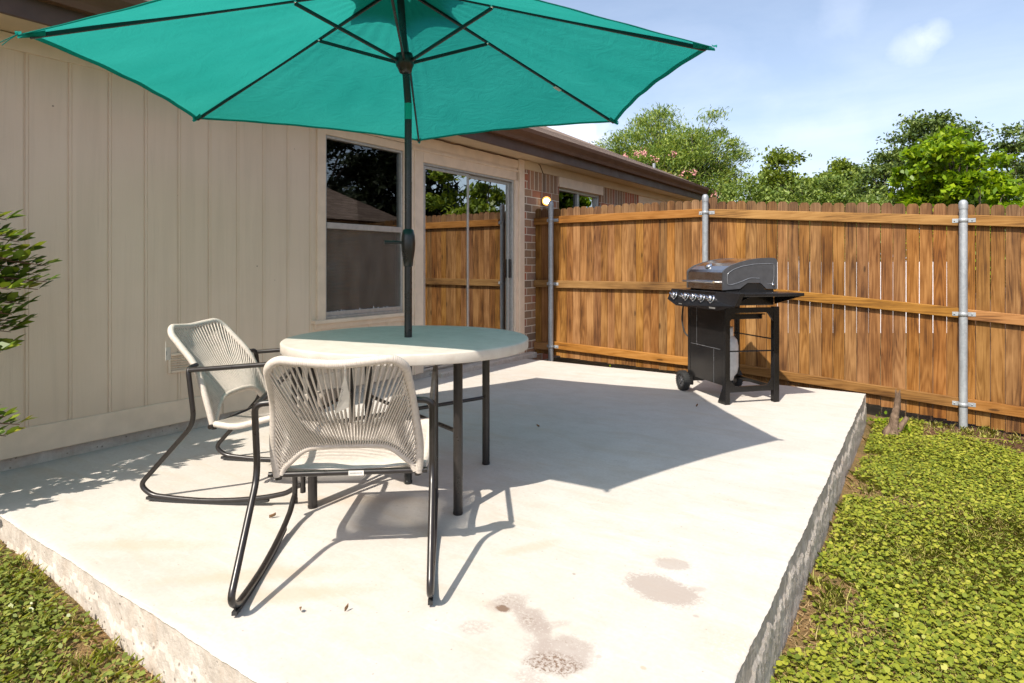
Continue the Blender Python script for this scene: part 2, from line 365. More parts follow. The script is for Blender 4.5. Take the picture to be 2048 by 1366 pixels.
def m_soil():
    t=NT('lawn_soil'); v=t.coord(); a=t.noise(v,3,6,.65); b=t.noise(v,40,5,.7); g=t.noise(v,120,3,.7)
    c=t.ramp(a,[(.3,(.17,.12,.055)),(.5,(.24,.165,.07)),(.62,(.33,.19,.085)),(.75,(.40,.22,.10))])
    c=t.mix(t.map(b,.4,.7,0,.6),c,(.10,.085,.035)); c=t.mix(t.map(g,.55,.75,0,.5),c,(.32,.24,.13))
    sp=t.n('ShaderNodeSeparateXYZ'); t.l(v,sp.inputs[0])
    # bare dark mulch along the fence
    k=t.math('MULTIPLY',t.map(t.math('ADD',sp.outputs[1],t.math('MULTIPLY',t.math('SUBTRACT',a,.5),1.2)),5.75,6.0,0,1),t.map(sp.outputs[0],-.3,.0,.3,1))
    c=t.mix(k,c,t.mix(b,(.07,.035,.02),(.16,.085,.05)))
    t.bsdf(c,.95,0,.15,t.bump(t.math('ADD',b,g),.9,.02)); return t.m
def m_shingle():
    t=NT('roof_shingles'); tc=t.n('ShaderNodeTexCoord').outputs['Object']; b=t.n('ShaderNodeTexBrick')
    sp=t.n('ShaderNodeSeparateXYZ'); t.l(tc,sp.inputs[0]); cb=t.n('ShaderNodeCombineXYZ'); t.l(sp.outputs[1],cb.inputs[0]); t.l(sp.outputs[0],cb.inputs[1]); t.l(cb.outputs[0],b.inputs['Vector'])
    b.inputs['Scale'].default_value=1; b.inputs['Brick Width'].default_value=.3; b.inputs['Row Height'].default_value=.14; b.inputs['Mortar Size'].default_value=.006
    b.inputs['Color1'].default_value=(.20,.15,.12,1); b.inputs['Color2'].default_value=(.29,.225,.185,1); b.inputs['Mortar'].default_value=(.07,.05,.04,1)
    n=t.noise(tc,160,3,.7); c=t.mix(t.map(n,.3,.7,0,.6),b.outputs['Color'],(.14,.10,.085)); t.bsdf(c,.95,0,.15,t.bump(n,.6,.006)); return t.m
def m_galv():
    t=NT('galvanised_steel'); v=t.coord(); vo=t.n('ShaderNodeTexVoronoi'); t.l(v,vo.inputs['Vector']); vo.inputs['Scale'].default_value=55
    s=t.n('ShaderNodeSeparateColor'); t.l(vo.outputs['Color'],s.inputs[0]); n=t.noise(t.coord((1,1,.15)),14,5,.65)
    c=t.ramp(t.math('ADD',t.math('MULTIPLY',s.outputs[0],.15),t.math('MULTIPLY',n,.8)),[(.25,(.24,.26,.28)),(.6,(.38,.405,.43)),(.85,(.54,.56,.57))])
    t.bsdf(c,t.map(n,.3,.7,.42,.62),.45,.5); return t.m
def m_table():
    t=NT('stone_look_tabletop'); v=t.coord(); n=t.noise(v,11,6,.7); f=t.noise(v,90,4,.7)
    c=t.ramp(n,[(.3,(.47,.42,.365)),(.55,(.54,.495,.44)),(.8,(.58,.545,.49))]); c=t.mix(t.map(f,.55,.75,0,.3),c,(.44,.39,.33)); t.bsdf(c,.55,0,.4,t.bump(f,.12,.002)); return t.m
def m_bark(name,a,b):
    t=NT(name); v=t.coord((7,7,1.6)); n=t.noise(v,3,6,.7,.6); t.bsdf(t.ramp(n,[(.3,a),(.7,b)]),.95,0,.15,t.bump(n,.9,.02)); return t.m
def emis(name,c,s):
    t=NT(name); e=t.n('ShaderNodeEmission'); e.inputs[0].default_value=(*c,1); e.inputs[1].default_value=s; t.l(e.outputs[0],t.out.inputs[0]); return t.m

M={}
M['conc']=m_concrete(); M['side']=m_rough_concrete(); M['paint']=m_paint(); M['brick']=m_brick('brown_brick'); M['soldier']=m_brick('soldier_brick',True)
M['trim']=plain('tan_trim_paint',(.70,.56,.43),.55,0,.3,.07,9,.15)
M['soffit']=plain('tan_soffit_paint',(.56,.44,.30),.7,0,.2,.06,5,.1)
M['fascia']=plain('dark_brown_paint',(.085,.044,.028),.5,0,.4,.15,12,.1)
M['gutter']=plain('brown_gutter_enamel',(.125,.062,.034),.65,0,.2,.12,6)
M['alu']=plain('mill_aluminium',(.45,.44,.42),.45,.55,.5,.12,30)
M['shingle']=m_shingle(); M['glass_door']=m_glass('sliding_door_glass',.42,(.5,.52,.55)); M['glass_win']=m_glass('window_glass',.06,(.5,.5,.5)); M['glass_scr']=m_glass('lower_sash_glass',.02,(.5,.5,.5)); M['screen']=m_screen()
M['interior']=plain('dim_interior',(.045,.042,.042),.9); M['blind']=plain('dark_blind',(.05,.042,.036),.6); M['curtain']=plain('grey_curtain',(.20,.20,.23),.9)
M['picket']=wood('cedar_picket_wood',2,(.185,.074,.0165),(.065,.023,.0055),(.32,.152,.048)); M['picket_top']=wood('weathered_picket_top_wood',2,(.135,.063,.024),(.05,.022,.009),(.23,.125,.057)); M['rail']=wood('cedar_rail_wood',0,(.25,.108,.024),(.10,.038,.008),(.35,.17,.050))
M['galv']=m_galv(); M['table']=m_table(); M['black']=plain('black_powder_coat',(.018,.015,.014),.33,0,.5,.2,60); M['pole']=plain('black_painted_pole',(.012,.014,.014),.3,0,.5,.15,40)
M['fabric']=m_fabric(); M['band']=plain('teal_sleeve',(.0,.36,.27),.35,.3)
M['rope']=plain('beige_polymer_rope',(.52,.465,.41),.5,0,.4,.10,70); M['paper']=plain('white_paper',(.60,.575,.53),.8); M['ink']=plain('grey_print',(.30,.30,.30),.8)
M['steel']=plain('brushed_stainless',(.56,.53,.50),.20,1.0,.5,.06,15); M['chrome']=plain('chrome',(.75,.75,.76),.08,1.0)
M['lidside']=plain('charcoal_enamel',(.065,.066,.072),.35,.2); M['lidedge']=plain('embossed_bright_edge',(.30,.31,.33),.25,.6); M['gblack']=plain('gloss_black_sheet',(.010,.009,.009),.22,0,.3,.2,8)
M['rubber']=plain('black_rubber',(.02,.02,.02),.7); M['tank']=plain('off_white_tank_paint',(.58,.58,.57),.4)
M['bark']=m_bark('grey_bark',(.07,.055,.045),(.19,.16,.135)); M['stump']=m_bark('weathered_deadwood',(.06,.038,.026),(.27,.19,.135)); M['stem']=plain('red_green_stem',(.16,.07,.04),.6)
M['soil']=m_soil(); M['dry']=plain('dry_leaf',(.20,.11,.05),.8); M['white']=plain('pale_wall_paint',(.75,.74,.76),.7)
M['lamp']=emis('lit_lamp_lens',(1,.86,.62),14); M['lampring']=emis('lit_amber_ring',(1,.42,.09),1.6)

# ------------------------------------------------------------------ ground (structure)
def axis_pts(lo,hi,step,far):
    a=list(np.arange(lo,hi+1e-6,step)); k=step
    L=[];x=lo
    while x>-far: k*=1.5; x-=k; L.append(x)
    k=step;U=[];x=a[-1]
    while x<far: k*=1.5; x+=k; U.append(x)
    return np.array(L[::-1]+a+U)
gx=axis_pts(-5.5,3,.05,400); gy=axis_pts(-1.5,7,.05,400)
def lump(x,y): return .018*np.sin(3.1*x+1.3*y)*np.sin(2.3*y-.7*x+1)+.009*np.sin(9.7*x+2)*np.sin(8.3*y+x*3)
GX,GY=np.meshgrid(gx,gy,indexing='ij'); near=(np.abs(GX)<8)&(np.abs(GY)<9)
GZ=gzv(GX,GY)+np.where(near,lump(GX,GY),0)
mb=MB(); nv=len(gy)
me=bpy.data.meshes.new('lawn_ground'); V=np.stack([GX,GY,GZ],-1).reshape(-1,3)
I=np.arange(len(gx)*nv).reshape(len(gx),nv); Q=np.stack([I[:-1,:-1],I[1:,:-1],I[1:,1:],I[:-1,1:]],-1).reshape(-1,4)
me.from_pydata(V.tolist(),[],Q.tolist()); me.polygons.foreach_set('use_smooth',[True]*len(Q)); me.materials.append(M['soil'])
g=bpy.data.objects.new('lawn_ground',me); col.objects.link(g); g['kind']='structure'

# ------------------------------------------------------------------ patio slab (structure)
SX0,SX1,SY0,SY1=-4.6,-.475,.98,6.125
def edge_noise(s,k):
    return .0022*math.sin(s*9+k)+.0012*math.sin(s*41+k*2)+.0008*math.sin(s*131+k*3)
mb=MB()
nx,ny=165,206
def rim(x,y):
    dx=SX1-x; dy=y-SY0; dy2=SY1-y
    return -.006*math.exp(-dx/.012)-.006*math.exp(-dy/.012)-.006*math.exp(-dy2/.012)
xs=[SX0+(SX1-SX0-.03)*i/300 for i in range(301)]+[SX1-.02,SX1-.01,SX1-.004,SX1]
ys=[SY0,SY0+.004,SY0+.01,SY0+.02]+[SY0+.03+(SY1-SY0-.06)*j/400 for j in range(401)]+[SY1-.02,SY1-.01,SY1-.004,SY1]
def skew(y): return (-.449-.0146*(y-1.87))-SX1
def slab_pt(i,j):
    x=xs[i];y=ys[j];z=rim(x,y); x+=skew(y)*(x-SX0)/(SX1-SX0)
    if i==len(xs)-1: x+=edge_noise(y,1.0)
    if j==0: y-=edge_noise(x,4.0)
    if j==len(ys)-1: y+=edge_noise(x,7.0)
    return (x,y,z)
v=[slab_pt(i,j) for i in range(len(xs)) for j in range(len(ys))]; nj=len(ys)
mb.add(v,[(i*nj+j,(i+1)*nj+j,(i+1)*nj+j+1,i*nj+j+1) for i in range(len(xs)-1) for j in range(nj-1)],True)
patio=mb.build('patio',M['conc']); patio['kind']='structure'
mb=MB(); rr=np.random.default_rng(3)
def rough_face(p0,p1,nrm,n,k):
    p0=Vector(p0);p1=Vector(p1);nrm=Vector(nrm); rows=22
    L=(p1-p0).length; ph=rr.random(24)*7; N2=lambda a,b: math.sin(a*21+b*33+ph[0])*math.sin(b*41-a*9+ph[1])+.7*math.sin(a*57+b*19+ph[2])*math.sin(b*77+a*31+ph[3])+.5*math.sin(a*133+ph[4]+b*60)*math.sin(b*150+ph[5]-a*40); wave=[sum(math.sin(L*i/n*q*2.3+ph[q])/q**.6 for q in range(1,12))*.0022 for i in range(n+1)]
    jit=rr.random((n+1,rows+1))
    rows_z=[-.006]+[-.012-.42*(r/(rows-1))**1.15 for r in range(rows)]
    v=[]
    for i in range(n+1):
        p=p0.lerp(p1,i/n); s=p.x if abs(nrm.y)>.5 else p.y
        e=edge_noise(s,k)
        for r,z in enumerate(rows_z):
            o=e if r==0 else e*max(0,1-r*.2)-.003+ .0012*(jit[i,r]-.5)+ wave[i]*.10 + .0010*N2(s,z) + .006*(r/rows)
            # ragged overspill lip a hand below the edge
            lip=.095+.022*math.sin(s*4.3+k)+.016*math.sin(s*11+1)+.012*math.sin(s*29)+.008*math.sin(s*67)+.012*(jit[i,3]-.5)
            if -z>lip: o+=.007+.0018*(jit[i,r]-.5)
            v.append(p+nrm*o+Vector((0,0,z)))
    m=rows+1
    mb.add(v,[(i*m+j,i*m+j+1,(i+1)*m+j+1,(i+1)*m+j) for i in range(n) for j in range(m-1)],False)
rough_face((SX0,SY0,0),(SX1+skew(SY0),SY0,0),(0,-1,0),330,4.0)
rough_face((SX1+skew(SY0),SY0,0),(SX1+skew(SY1),SY1,0),(1,0,0),420,1.0)
rough_face((SX1+skew(SY1),SY1,0),(SX0,SY1,0),(0,1,0),200,7.0)
s_=mb.build('rough_side',M['side'],patio)

# ------------------------------------------------------------------ house
WX=-4.12
house=empty('house',(WX,4.5,0),'tan board-sided house with brown gutter, sliding glass door and a brick end','house')
def part(mb,name,mat,parent=house): return mb.build(name,mat,parent)
ZS=2.36
# siding with vertical grooves, in three panels around the window
mb=MB()
def siding(y0,y1,z0,z1):
    pts=[]; y=y0; first=1.358-.203*30
    gs=[first+.2075*i for i in range(60)]
    prof=[(WX,y0)]
    for gq in gs:
        if y0+.01<gq<y1-.02:
            prof+=[(WX,gq-.006),(WX-.007,gq-.003),(WX-.007,gq+.003),(WX-.001,gq+.006),(WX-.001,gq+.017),(WX-.0035,gq+.019),(WX,gq+.021)]
    prof.append((WX,y1))
    for a,b in zip(prof,prof[1:]): mb.add([(a[0],a[1],z0),(b[0],b[1],z0),(b[0],b[1],z1),(a[0],a[1],z1)],[(0,1,2,3)])
siding(-4,3.22,.215,2.30); siding(3.22,4.28,.215,.62); siding(3.22,4.28,2.2,2.30)
part(mb,'siding',M['paint'])
mb=MB(); mb.box(WX-.01,WX+.016,-4,2.42,.068,.218,.004); part(mb,'skirt_board',M['trim'])
mb=MB(); mb.box(WX-.01,WX+.016,2.424,4.44,.068,.218,.004); part(mb,'skirt_board',M['trim'])
mb=MB(); mb.box(WX-.01,WX+.014,-4,3.16,2.27,2.355,.003); part(mb,'frieze_board',M['trim'])
mb=MB(); mb.box(WX-.01,WX+.022,3.16,6.19,2.245,2.355,.003); part(mb,'frieze_board',M['trim'])
mb=MB(); mb.box(WX-.25,WX-.02,-4,12,-.3,.08); part(mb,'foundation',M['side'])
# walls behind (block light), dark rooms
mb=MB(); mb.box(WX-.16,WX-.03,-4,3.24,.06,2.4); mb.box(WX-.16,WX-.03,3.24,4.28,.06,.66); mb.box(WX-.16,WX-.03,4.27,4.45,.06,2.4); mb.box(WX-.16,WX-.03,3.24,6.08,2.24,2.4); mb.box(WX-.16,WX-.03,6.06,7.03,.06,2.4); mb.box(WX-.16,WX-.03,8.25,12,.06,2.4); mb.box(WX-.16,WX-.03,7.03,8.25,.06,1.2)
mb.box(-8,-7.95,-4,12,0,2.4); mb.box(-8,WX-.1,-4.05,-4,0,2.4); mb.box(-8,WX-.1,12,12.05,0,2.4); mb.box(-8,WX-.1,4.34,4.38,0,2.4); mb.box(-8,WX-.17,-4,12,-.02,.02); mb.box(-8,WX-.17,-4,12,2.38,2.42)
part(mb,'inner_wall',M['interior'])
# window
mb=MB()
for (a,b,c,d) in ((3.215,3.295,.60,2.235),(4.19,4.275,.66,2.235)): mb.box(WX-.02,WX+.024,a,b,c,d,.003)
mb.box(WX-.02,WX+.0215,3.29,4.195,2.168,2.24,.003)
wt=part(mb,'window_trim',M['trim'])
mb=MB(); mb.box(WX-.03,WX+.05,3.17,4.30,.63,.662,.004); mb.box(WX-.01,WX+.02,3.19,4.28,.585,.632,.003); part(mb,'window_sill',M['trim'])
win=MB()
def frame_rect(mb,x0,x1,y0,y1,z0,z1,w):
    mb.box(x0,x1,y0,y0+w,z0,z1,.003); mb.box(x0,x1,y1-w,y1,z0,z1,.003); mb.box(x0,x1,y0+w,y1-w,z0,z0+w,.003); mb.box(x0,x1,y0+w,y1-w,z1-w,z1,.003)
frame_rect(win,WX-.05,WX+.006,3.295,4.19,.663,2.168,.022)
win.box(WX-.04,WX+.012,3.318,4.168,1.405,1.455,.004)
win.box(WX-.03,WX+.002,3.318,4.168,.686,.72,.003)
window=part(win,'window',M['alu'])
mb=MB(); mb.box(WX-.030,WX-.024,3.317,4.169,1.45,2.15); part(mb,'pane',M['glass_win'],window)
mb=MB(); mb.box(WX-.045,WX-.039,3.317,4.169,.70,1.41); part(mb,'pane',M['glass_scr'],window)
mb=MB(); mb.add([(WX-.012,3.317,.715),(WX-.012,4.169,.715),(WX-.012,4.169,1.41),(WX-.012,3.317,1.41)],[(0,1,2,3)]); part(mb,'insect_screen',M['screen'],window)
mb=MB()
for i in range(58):
    z=.70+i*.025; mb.bar((WX-.10,3.30,z),(WX-.10,4.19,z),.024,.0015,(-.35,0,1))
part(mb,'blind',M['blind'],window)
mb=MB(); rr=random.Random(4); v=[]
for i in range(121):
    y=3.34+i*.0067; v+=[(WX-.0105,y,.713),(WX-.0095,y+rr.uniform(-.002,.002),.718+(rr.random()**6*.025 if i%2 else .002))]
mb.add(v,[(2*i,2*i+2,2*i+3,2*i+1) for i in range(120)]); part(mb,'frayed_edge',M['white'],window)
# door
mb=MB(); mb.box(WX-.02,WX+.019,4.276,4.46,.06,2.245,.003); mb.box(WX-.02,WX+.03,4.33,4.345,.06,2.2,.002); part(mb,'door_casing',M['trim'])
mb=MB(); mb.box(WX-.02,WX+.0175,4.46,6.07,2.10,2.246,.003); mb.box(WX-.02,WX+.03,4.30,6.10,2.20,2.225,.003); part(mb,'door_header',M['trim'])
mb=MB(); mb.box(WX-.02,WX+.028,6.03,6.09,.06,2.10,.003); mb.box(WX-.02,WX+.05,6.09,6.195,.03,2.355,.004); part(mb,'door_casing',M['trim'])
dm=MB(); frame_rect(dm,WX-.07,WX+.004,4.46,6.03,.07,2.10,.024)
door=part(dm,'sliding_door',M['alu'])
mb=MB(); frame_rect(mb,WX-.028,WX-.006,4.487,5.20,.10,2.072,.028); part(mb,'door_leaf',M['alu'],door)
mb=MB(); frame_rect(mb,WX-.058,WX-.034,5.165,6.0,.10,2.072,.034); part(mb,'door_leaf',M['alu'],door)
mb=MB(); mb.box(WX-.019,WX-.014,4.514,5.173,.127,2.045); part(mb,'pane',M['glass_door'],door)
mb=MB(); mb.box(WX-.049,WX-.044,5.198,5.967,.133,2.039); part(mb,'pane',M['glass_door'],door)
mb=MB(); mb.box(WX-.036,WX-.012,5.972,5.994,.95,1.17,.003); part(mb,'handle',M['black'],door)
mb=MB()
def cur(u,vv):
    y=5.55+u*.46; return (WX-.16+.022*math.sin(u*46)+.01*math.sin(u*17),y,.08+vv*1.98)
mb.grid(cur,60,2); part(mb,'curtain',M['curtain'],door)
mb=MB(); mb.box(WX-.05,WX+.13,4.6,6.35,-.02,.05,.01); part(mb,'door_step',M['side'])
# brick end
BX=WX+.035
mb=MB(); mb.box(BX-.15,BX,6.196,7.03,-.3,2.02); mb.box(BX-.15,BX,8.25,9.65,-.3,2.02); mb.box(BX-.15,BX,7.03,8.25,-.3,1.2); part(mb,'brick_wall',M['brick'])
mb=MB(); mb.box(BX-.15,BX+.003,6.28,7.03,2.02,2.25); part(mb,'brick_band',M['soldier'])
mb=MB(); mb.box(BX-.15,BX+.003,8.25,9.65,2.02,2.25); part(mb,'brick_band',M['soldier'])
mb=MB(); mb.box(BX-.15,BX+.002,6.196,6.28,2.02,2.25); part(mb,'brick_wall',M['brick'])
mb=MB(); mb.box(BX-.1,BX+.02,6.196,12,2.25,2.357,.003); part(mb,'frieze_board',M['soffit'])
mb=MB(); mb.box(BX-.1,BX+.03,7.0,8.28,2.12,2.248,.003); part(mb,'window_head_board',M['trim'])
mb=MB(); mb.box(BX-.12,BX-.01,9.65,12,-.3,2.25); part(mb,'siding',M['paint'])
wn=MB(); frame_rect(wn,BX-.10,BX-.03,7.03,8.25,1.2,2.12,.035); wn.box(BX-.085,BX-.035,7.60,7.65,1.235,2.085,.003)
w2=part(wn,'window',M['alu'])
mb=MB(); mb.box(BX-.075,BX-.07,7.065,7.6,1.235,2.085); part(mb,'pane',M['glass_scr'],w2)
mb=MB(); mb.box(BX-.075,BX-.07,7.65,8.215,1.235,2.085); part(mb,'pane',M['glass_door'],w2)
# soffit, fascia, gutter, roof
EX=-3.78
mb=MB(); mb.box(WX-.2,EX-.02,-4,12.1,ZS,ZS+.02); part(mb,'soffit',M['soffit'])
mb=MB(); mb.box(EX-.02,EX,-4,12.1,ZS-.015,2.56,.003); mb.box(EX-.022,EX+.016,-4,12.1,2.545,2.585,.003); part(mb,'fascia',M['fascia'])
mb=MB(); prof=[(EX+.001,2.455),(EX+.055,2.455),(EX+.062,2.50),(EX+.085,2.53),(EX+.10,2.555),(EX+.10,2.598),(EX+.094,2.598),(EX+.094,2.56),(EX+.05,2.47),(EX+.001,2.463)]
mb.prism([(x,-4,z) for x,z in prof],(0,16.15,0)); part(mb,'gutter',M['gutter'])
SL=.455
mb=MB(); ze=2.605
rf=[(EX+.03,ze),(-8.2,ze+SL*(8.2+EX+.03)),(-12.6,ze),(-12.6,ze-.03),(-8.2,ze+SL*(8.2+EX+.03)-.03),(EX+.03,ze-.02)]
mb.prism([(x,-4.2,z) for x,z in rf],(0,16.5,0)); roof=part(mb,'roof',M['shingle'])
# shingle butts along the eave, each course a thin step
mb=MB()
for i in range(12):
    x=EX+.03-i*.14; z=ze+SL*i*.14; mb.add([(x,-4.2,z+.012),(x-.16,-4.2,z+.012+SL*.16-.004),(x-.16,12.3,z+.012+SL*.16-.004),(x,12.3,z+.012),(x,-4.2,z),(x,12.3,z)],[(0,3,2,1),(4,5,3,0)])
part(mb,'shingle_course',M['shingle'],roof)
mb=MB(); px,py=at(1308,12.2); mb.tube([(px,py,2.7),(px,py,H+(YH-327)/F*12.2)],.03,12); mb.lathe([(.1,-.06),(.06,.04),(.031,.1)],(px,py,2.82)); part(mb,'vent_pipe',M['galv'],roof)
# wall vent and cable
mb=MB(); frame_rect(mb,WX-.005,WX+.012,2.05,2.27,.40,.53,.018)
vent=part(mb,'wall_vent',M['trim'])
mb=MB()
for i in range(6): mb.bar((WX+.003,2.065,.425+i*.016),(WX+.003,2.255,.425+i*.016),.012,.003,(.7,0,1))
part(mb,'louvre',M['trim'],vent)
mb=MB(); rr=random.Random(2); pts=[(WX+.03+.012*math.sin(i*1.7),4.30+i*.1,2.352-.012*abs(math.sin(i*.9))) for i in range(22)]+[(BX+.024,6.52,2.34),(BX+.024,6.6,2.24)]
mb.tube(pts,.006,6); part(mb,'cable',M['fascia'])

# lamp on the brick
lx,ly,lz=BX,6.655,1.90
lamp=empty('wall_lamp',(lx,ly,lz),'small round lit lamp glowing amber on the brick wall','lamp')
mb=MB(); mb.lathe([(0,0),(.045,0),(.045,.012),(.018,.02),(.018,.06)],(lx+.001,ly,lz),(1,-.3,0)); part(mb,'mount',M['fascia'],lamp)
ax=Vector((.62,-.78,-.05)).normalized(); cc=Vector((lx+.05,ly-.02,lz))
mb=MB(); mb.lathe([(.02,-.05),(.05,-.01),(.06,.012),(.056,.016)],cc,ax); part(mb,'shade',M['galv'],lamp)
mb=MB(); mb.lathe([(.034,.0135),(.056,.0155)],cc,ax,32); part(mb,'reflector_ring',M['lampring'],lamp)
mb=MB(); mb.lathe([(0,.022),(.02,.020),(.034,.0135)],cc,ax,32); part(mb,'lens',M['lamp'],lamp)

# ------------------------------------------------------------------ fence
FY=6.44
fence=empty('wooden_fence',(-1.9,FY,-.1),'orange-brown cedar picket fence on galvanised posts across the back','fence')
POSTS=[-3.81,-1.967,.174,2.32,4.5]
RZ=[(1.637,.875,.125),(1.640,.880,.085),(1.476,.695,-.055),(1.31,.52,-.20),(1.16,.38,-.30)]
def rz_at(x,k):
    if x<=POSTS[0]: return RZ[0][k]+(0.002 if k==0 else .02*(k==2))
    for i in range(4):
        if x<=POSTS[i+1]:
            t=(x-POSTS[i])/(POSTS[i+1]-POSTS[i]); return RZ[i][k]*(1-t)+RZ[i+1][k]*t
    return RZ[4][k]
x=-4.075; rr=random.Random(11); n=0
while x<4.6:
    w=.083+.006*rr.random() if x<-2 else .089+.006*rr.random()
    gap=rr.uniform(.001,.004) if x<-1.7 else rr.uniform(.002,.0062)
    top=rz_at(x,0)+.165+.008*rr.uniform(-1,1)-.028*sm(-1.9,-1.3,x)*0-.02*(x<-2)
    if x>-1.9: top=rz_at(x,0)+.125+.012*sm(-1.9,.2,x)+.006*rr.uniform(-1,1)
    bot=rz_at(x,2)-.13-.05*sm(-1,.3,x)+.01*rr.random()
    if x>1.2: bot=gz(x,FY)+.01
    c=w*.27; mb=MB(); y0=FY+rr.uniform(0,.003); lean=rr.uniform(-.0015,.0015)
    c2=c*1.15; poly=[(x,bot),(x+w,bot),(x+w+lean,top-c2),(x+w-c*.45+lean,top-c*.35),(x+w-c+lean,top),(x+c+lean,top),(x+c*.45+lean,top-c*.35),(x+lean,top-c2)]
    zr_=rz_at(x,0)+.01; y1=y0+.016; lo=[(x,bot),(x+w,bot),(x+w,zr_),(x,zr_)]; up=[(x,zr_),(x+w,zr_)]+poly[2:]
    for pl,skip in ((lo,2),(up,0)):
        q=[(a,y0,b) for a,b in pl]+[(a,y1,b) for a,b in pl]; m_=len(pl); mb.add(q,[tuple(range(m_)),tuple(range(2*m_-1,m_-1,-1))]+[(i,i+m_,(i+1)%m_+m_,(i+1)%m_) for i in range(m_) if i!=skip])
    po=mb.build('picket',M['picket'],fence,rel=parent_origin(fence)); po.data.materials.append(M['picket_top'])
    for pf_ in po.data.polygons: pf_.material_index=1 if pf_.index>=5 else 0
    x+=w+gap; n+=1
ends=[-4.075]+POSTS
for i in range(len(ends)-1):
    for k in range(3):
        a=ends[i]; b=ends[i+1]; za=rz_at(a,k) if i else RZ[0][k]; zb=RZ[i][k]
        if i==0: za=zb-.005
        mb=MB(); y=FY-.021+rr.uniform(-.001,.001); j=.006*rr.uniform(-1,1)
        mb.bar((a+.002,y,za+j),(b-.002,y,zb+j),.038,.087,bev=.004); mb.build('rail',M['rail'],fence)
for i,px in enumerate(POSTS):
    ztop=[1.84,1.80,1.618,1.45,1.3][i]; g0=gz(px,FY)
    mb=MB(); r=.0302; py=FY-.040-r-.004
    mb.tube([(px,py,g0-.1),(px,py,ztop)],r,24)
    p=mb.build('post',M['galv'],fence)
    mb=MB(); mb.lathe([(.0325,-.05),(.0335,-.045),(.0335,-.008),(.031,.006),(.024,.02),(.012,.028),(0,.03)],(px,py,ztop)); mb.build('post_cap',M['galv'],p)
    for k in range(3):
        z=RZ[i][k]; mb=MB(); mb.lathe([(r+.001,-.017),(r+.004,-.016),(r+.004,.016),(r+.001,.017)],(px,py,z))
        s=1 if i!=0 else .8
        mb.box(px-.075,px+.085,FY-.0435,FY-.0405,z-.017,z+.017,.001)
        for sx in (-.06,.06): mb.lathe([(0,.008),(.005,.006),(.006,0)],(px+sx,FY-.0435,z),(0,-1,0),10)
        mb.build('rail_bracket',M['galv'],p)

# ------------------------------------------------------------------ table
TC=Vector((-2.2145,2.294,0))
table=empty('patio_table',TC,'round beige stone-look patio table with black steel legs','table')
mb=MB(); TR=.61
mb.lathe([(0,.742),(TR-.012,.742),(TR-.005,.741),(TR-.0015,.738),(TR,.734),(TR-.001,.697),(TR-.004,.693),(TR-.015,.692),(0,.692)],TC,(0,0,1),96)
top=mb.build('tabletop',M['table'],table)
LEG=[(-2.356,1.82),(-1.761,2.139),(-2.073,2.762),(-2.668,2.443)]
for lx_,ly_ in LEG:
    mb=MB(); mb.tube([(lx_,ly_,.004),(lx_,ly_,.692)],.021,16); mb.lathe([(0,0),(.021,0),(.022,.004),(.022,.012)],(lx_,ly_,0)); mb.build('leg',M['black'],table)
for a,b,z in ((0,2,.372),(1,3,.366)):
    mb=MB(); A_=Vector((*LEG[a],z)); B_=Vector((*LEG[b],z)); d=(B_-A_).normalized(); mb.tube([A_+d*.021,A_.lerp(B_,.5)-d*.045],.010,10); mb.tube([A_.lerp(B_,.5)+d*.045,B_-d*.021],.010,10)
    mb.build('cross_brace',M['black'],table)
mb=MB(); mb.lathe([(.032,.36),(.047,.36),(.047,.378),(.032,.378),(.032,.36)],TC,(0,0,1),24); mb.build('pole_ring',M['black'],table)

# ------------------------------------------------------------------ umbrella
umb=empty('patio_umbrella',TC,'open teal six-sided market umbrella with black ribs through the table','umbrella')
UT=Vector((-2.2003,2.2171,2.5053)); JT=Vector((TC.x,TC.y,1.887))
TIPS=[Vector(t) for t in ((-2.7232,.8411,1.9441),(-3.669,1.9858,1.9846),(-3.15,3.3771,2.0213),(-1.6852,3.6237,2.0175),(-.7394,2.479,1.977),(-1.2584,1.0877,1.9403))]
TIPS[0]=at3(48,68,2.20+.0) if False else TIPS[0]
mb=MB(); mb.tube([TC+Vector((0,0,.01)),TC+Vector((0,0,1.13))],.0195,20); mb.tube([TC+Vector((0,0,1.13)),TC+Vector((0,0,1.85))],.0185,20)
mb.lathe([(0,0),(.021,0),(.021,.012),(.0195,.014)],TC+Vector((0,0,.004))); mb.build('lower_pole',M['pole'],umb)
mb=MB(); mb.tube([JT+Vector((0,0,.035)),UT],.0185,20); mb.build('upper_pole',M['pole'],umb)
mb=MB(); mb.tube([TC+Vector((0,0,1.845)),JT+Vector((0,0,.04))],.0192,20); mb.build('tilt_sleeve',M['band'],umb)
mb=MB(); mb.lathe([(.019,1.10),(.024,1.105),(.027,1.14),(.034,1.18),(.036,1.22),(.034,1.255),(.027,1.285),(.0195,1.29)],TC,(0,0,1),24)
crank=mb.build('crank_housing',M['pole'],umb)
mb=MB(); hd=-RT*.96+FW*-.28; c0=TC+Vector((0,0,1.222)); mb.tube([c0+hd*.03,c0+hd*.06],.007,8); mb.tube([c0+hd*.058,c0+hd*.118],.0085,10)
for i in range(5): mb.tube([c0+hd*(.066+i*.012),c0+hd*(.071+i*.012)],.0105,10)
mb.build('crank_handle',M['pole'],crank)
mb=MB(); mb.lathe([(.0195,-.055),(.03,-.05),(.036,-.03),(.045,-.015),(.047,.02),(.04,.045),(.02,.05)],UT+(JT-UT)*.615,(UT-JT),24); hub=mb.build('slider_hub',M['pole'],umb)
HB=UT+(JT-UT)*.605
mb=MB(); mb.lathe([(.0185,-.05),(.04,-.045),(.045,-.02),(.04,0),(.02,.012),(.016,.05),(.008,.07),(0,.075)],UT+Vector((0,0,.02)),(0,0,1)); mb.build('finial',M['pole'],umb)
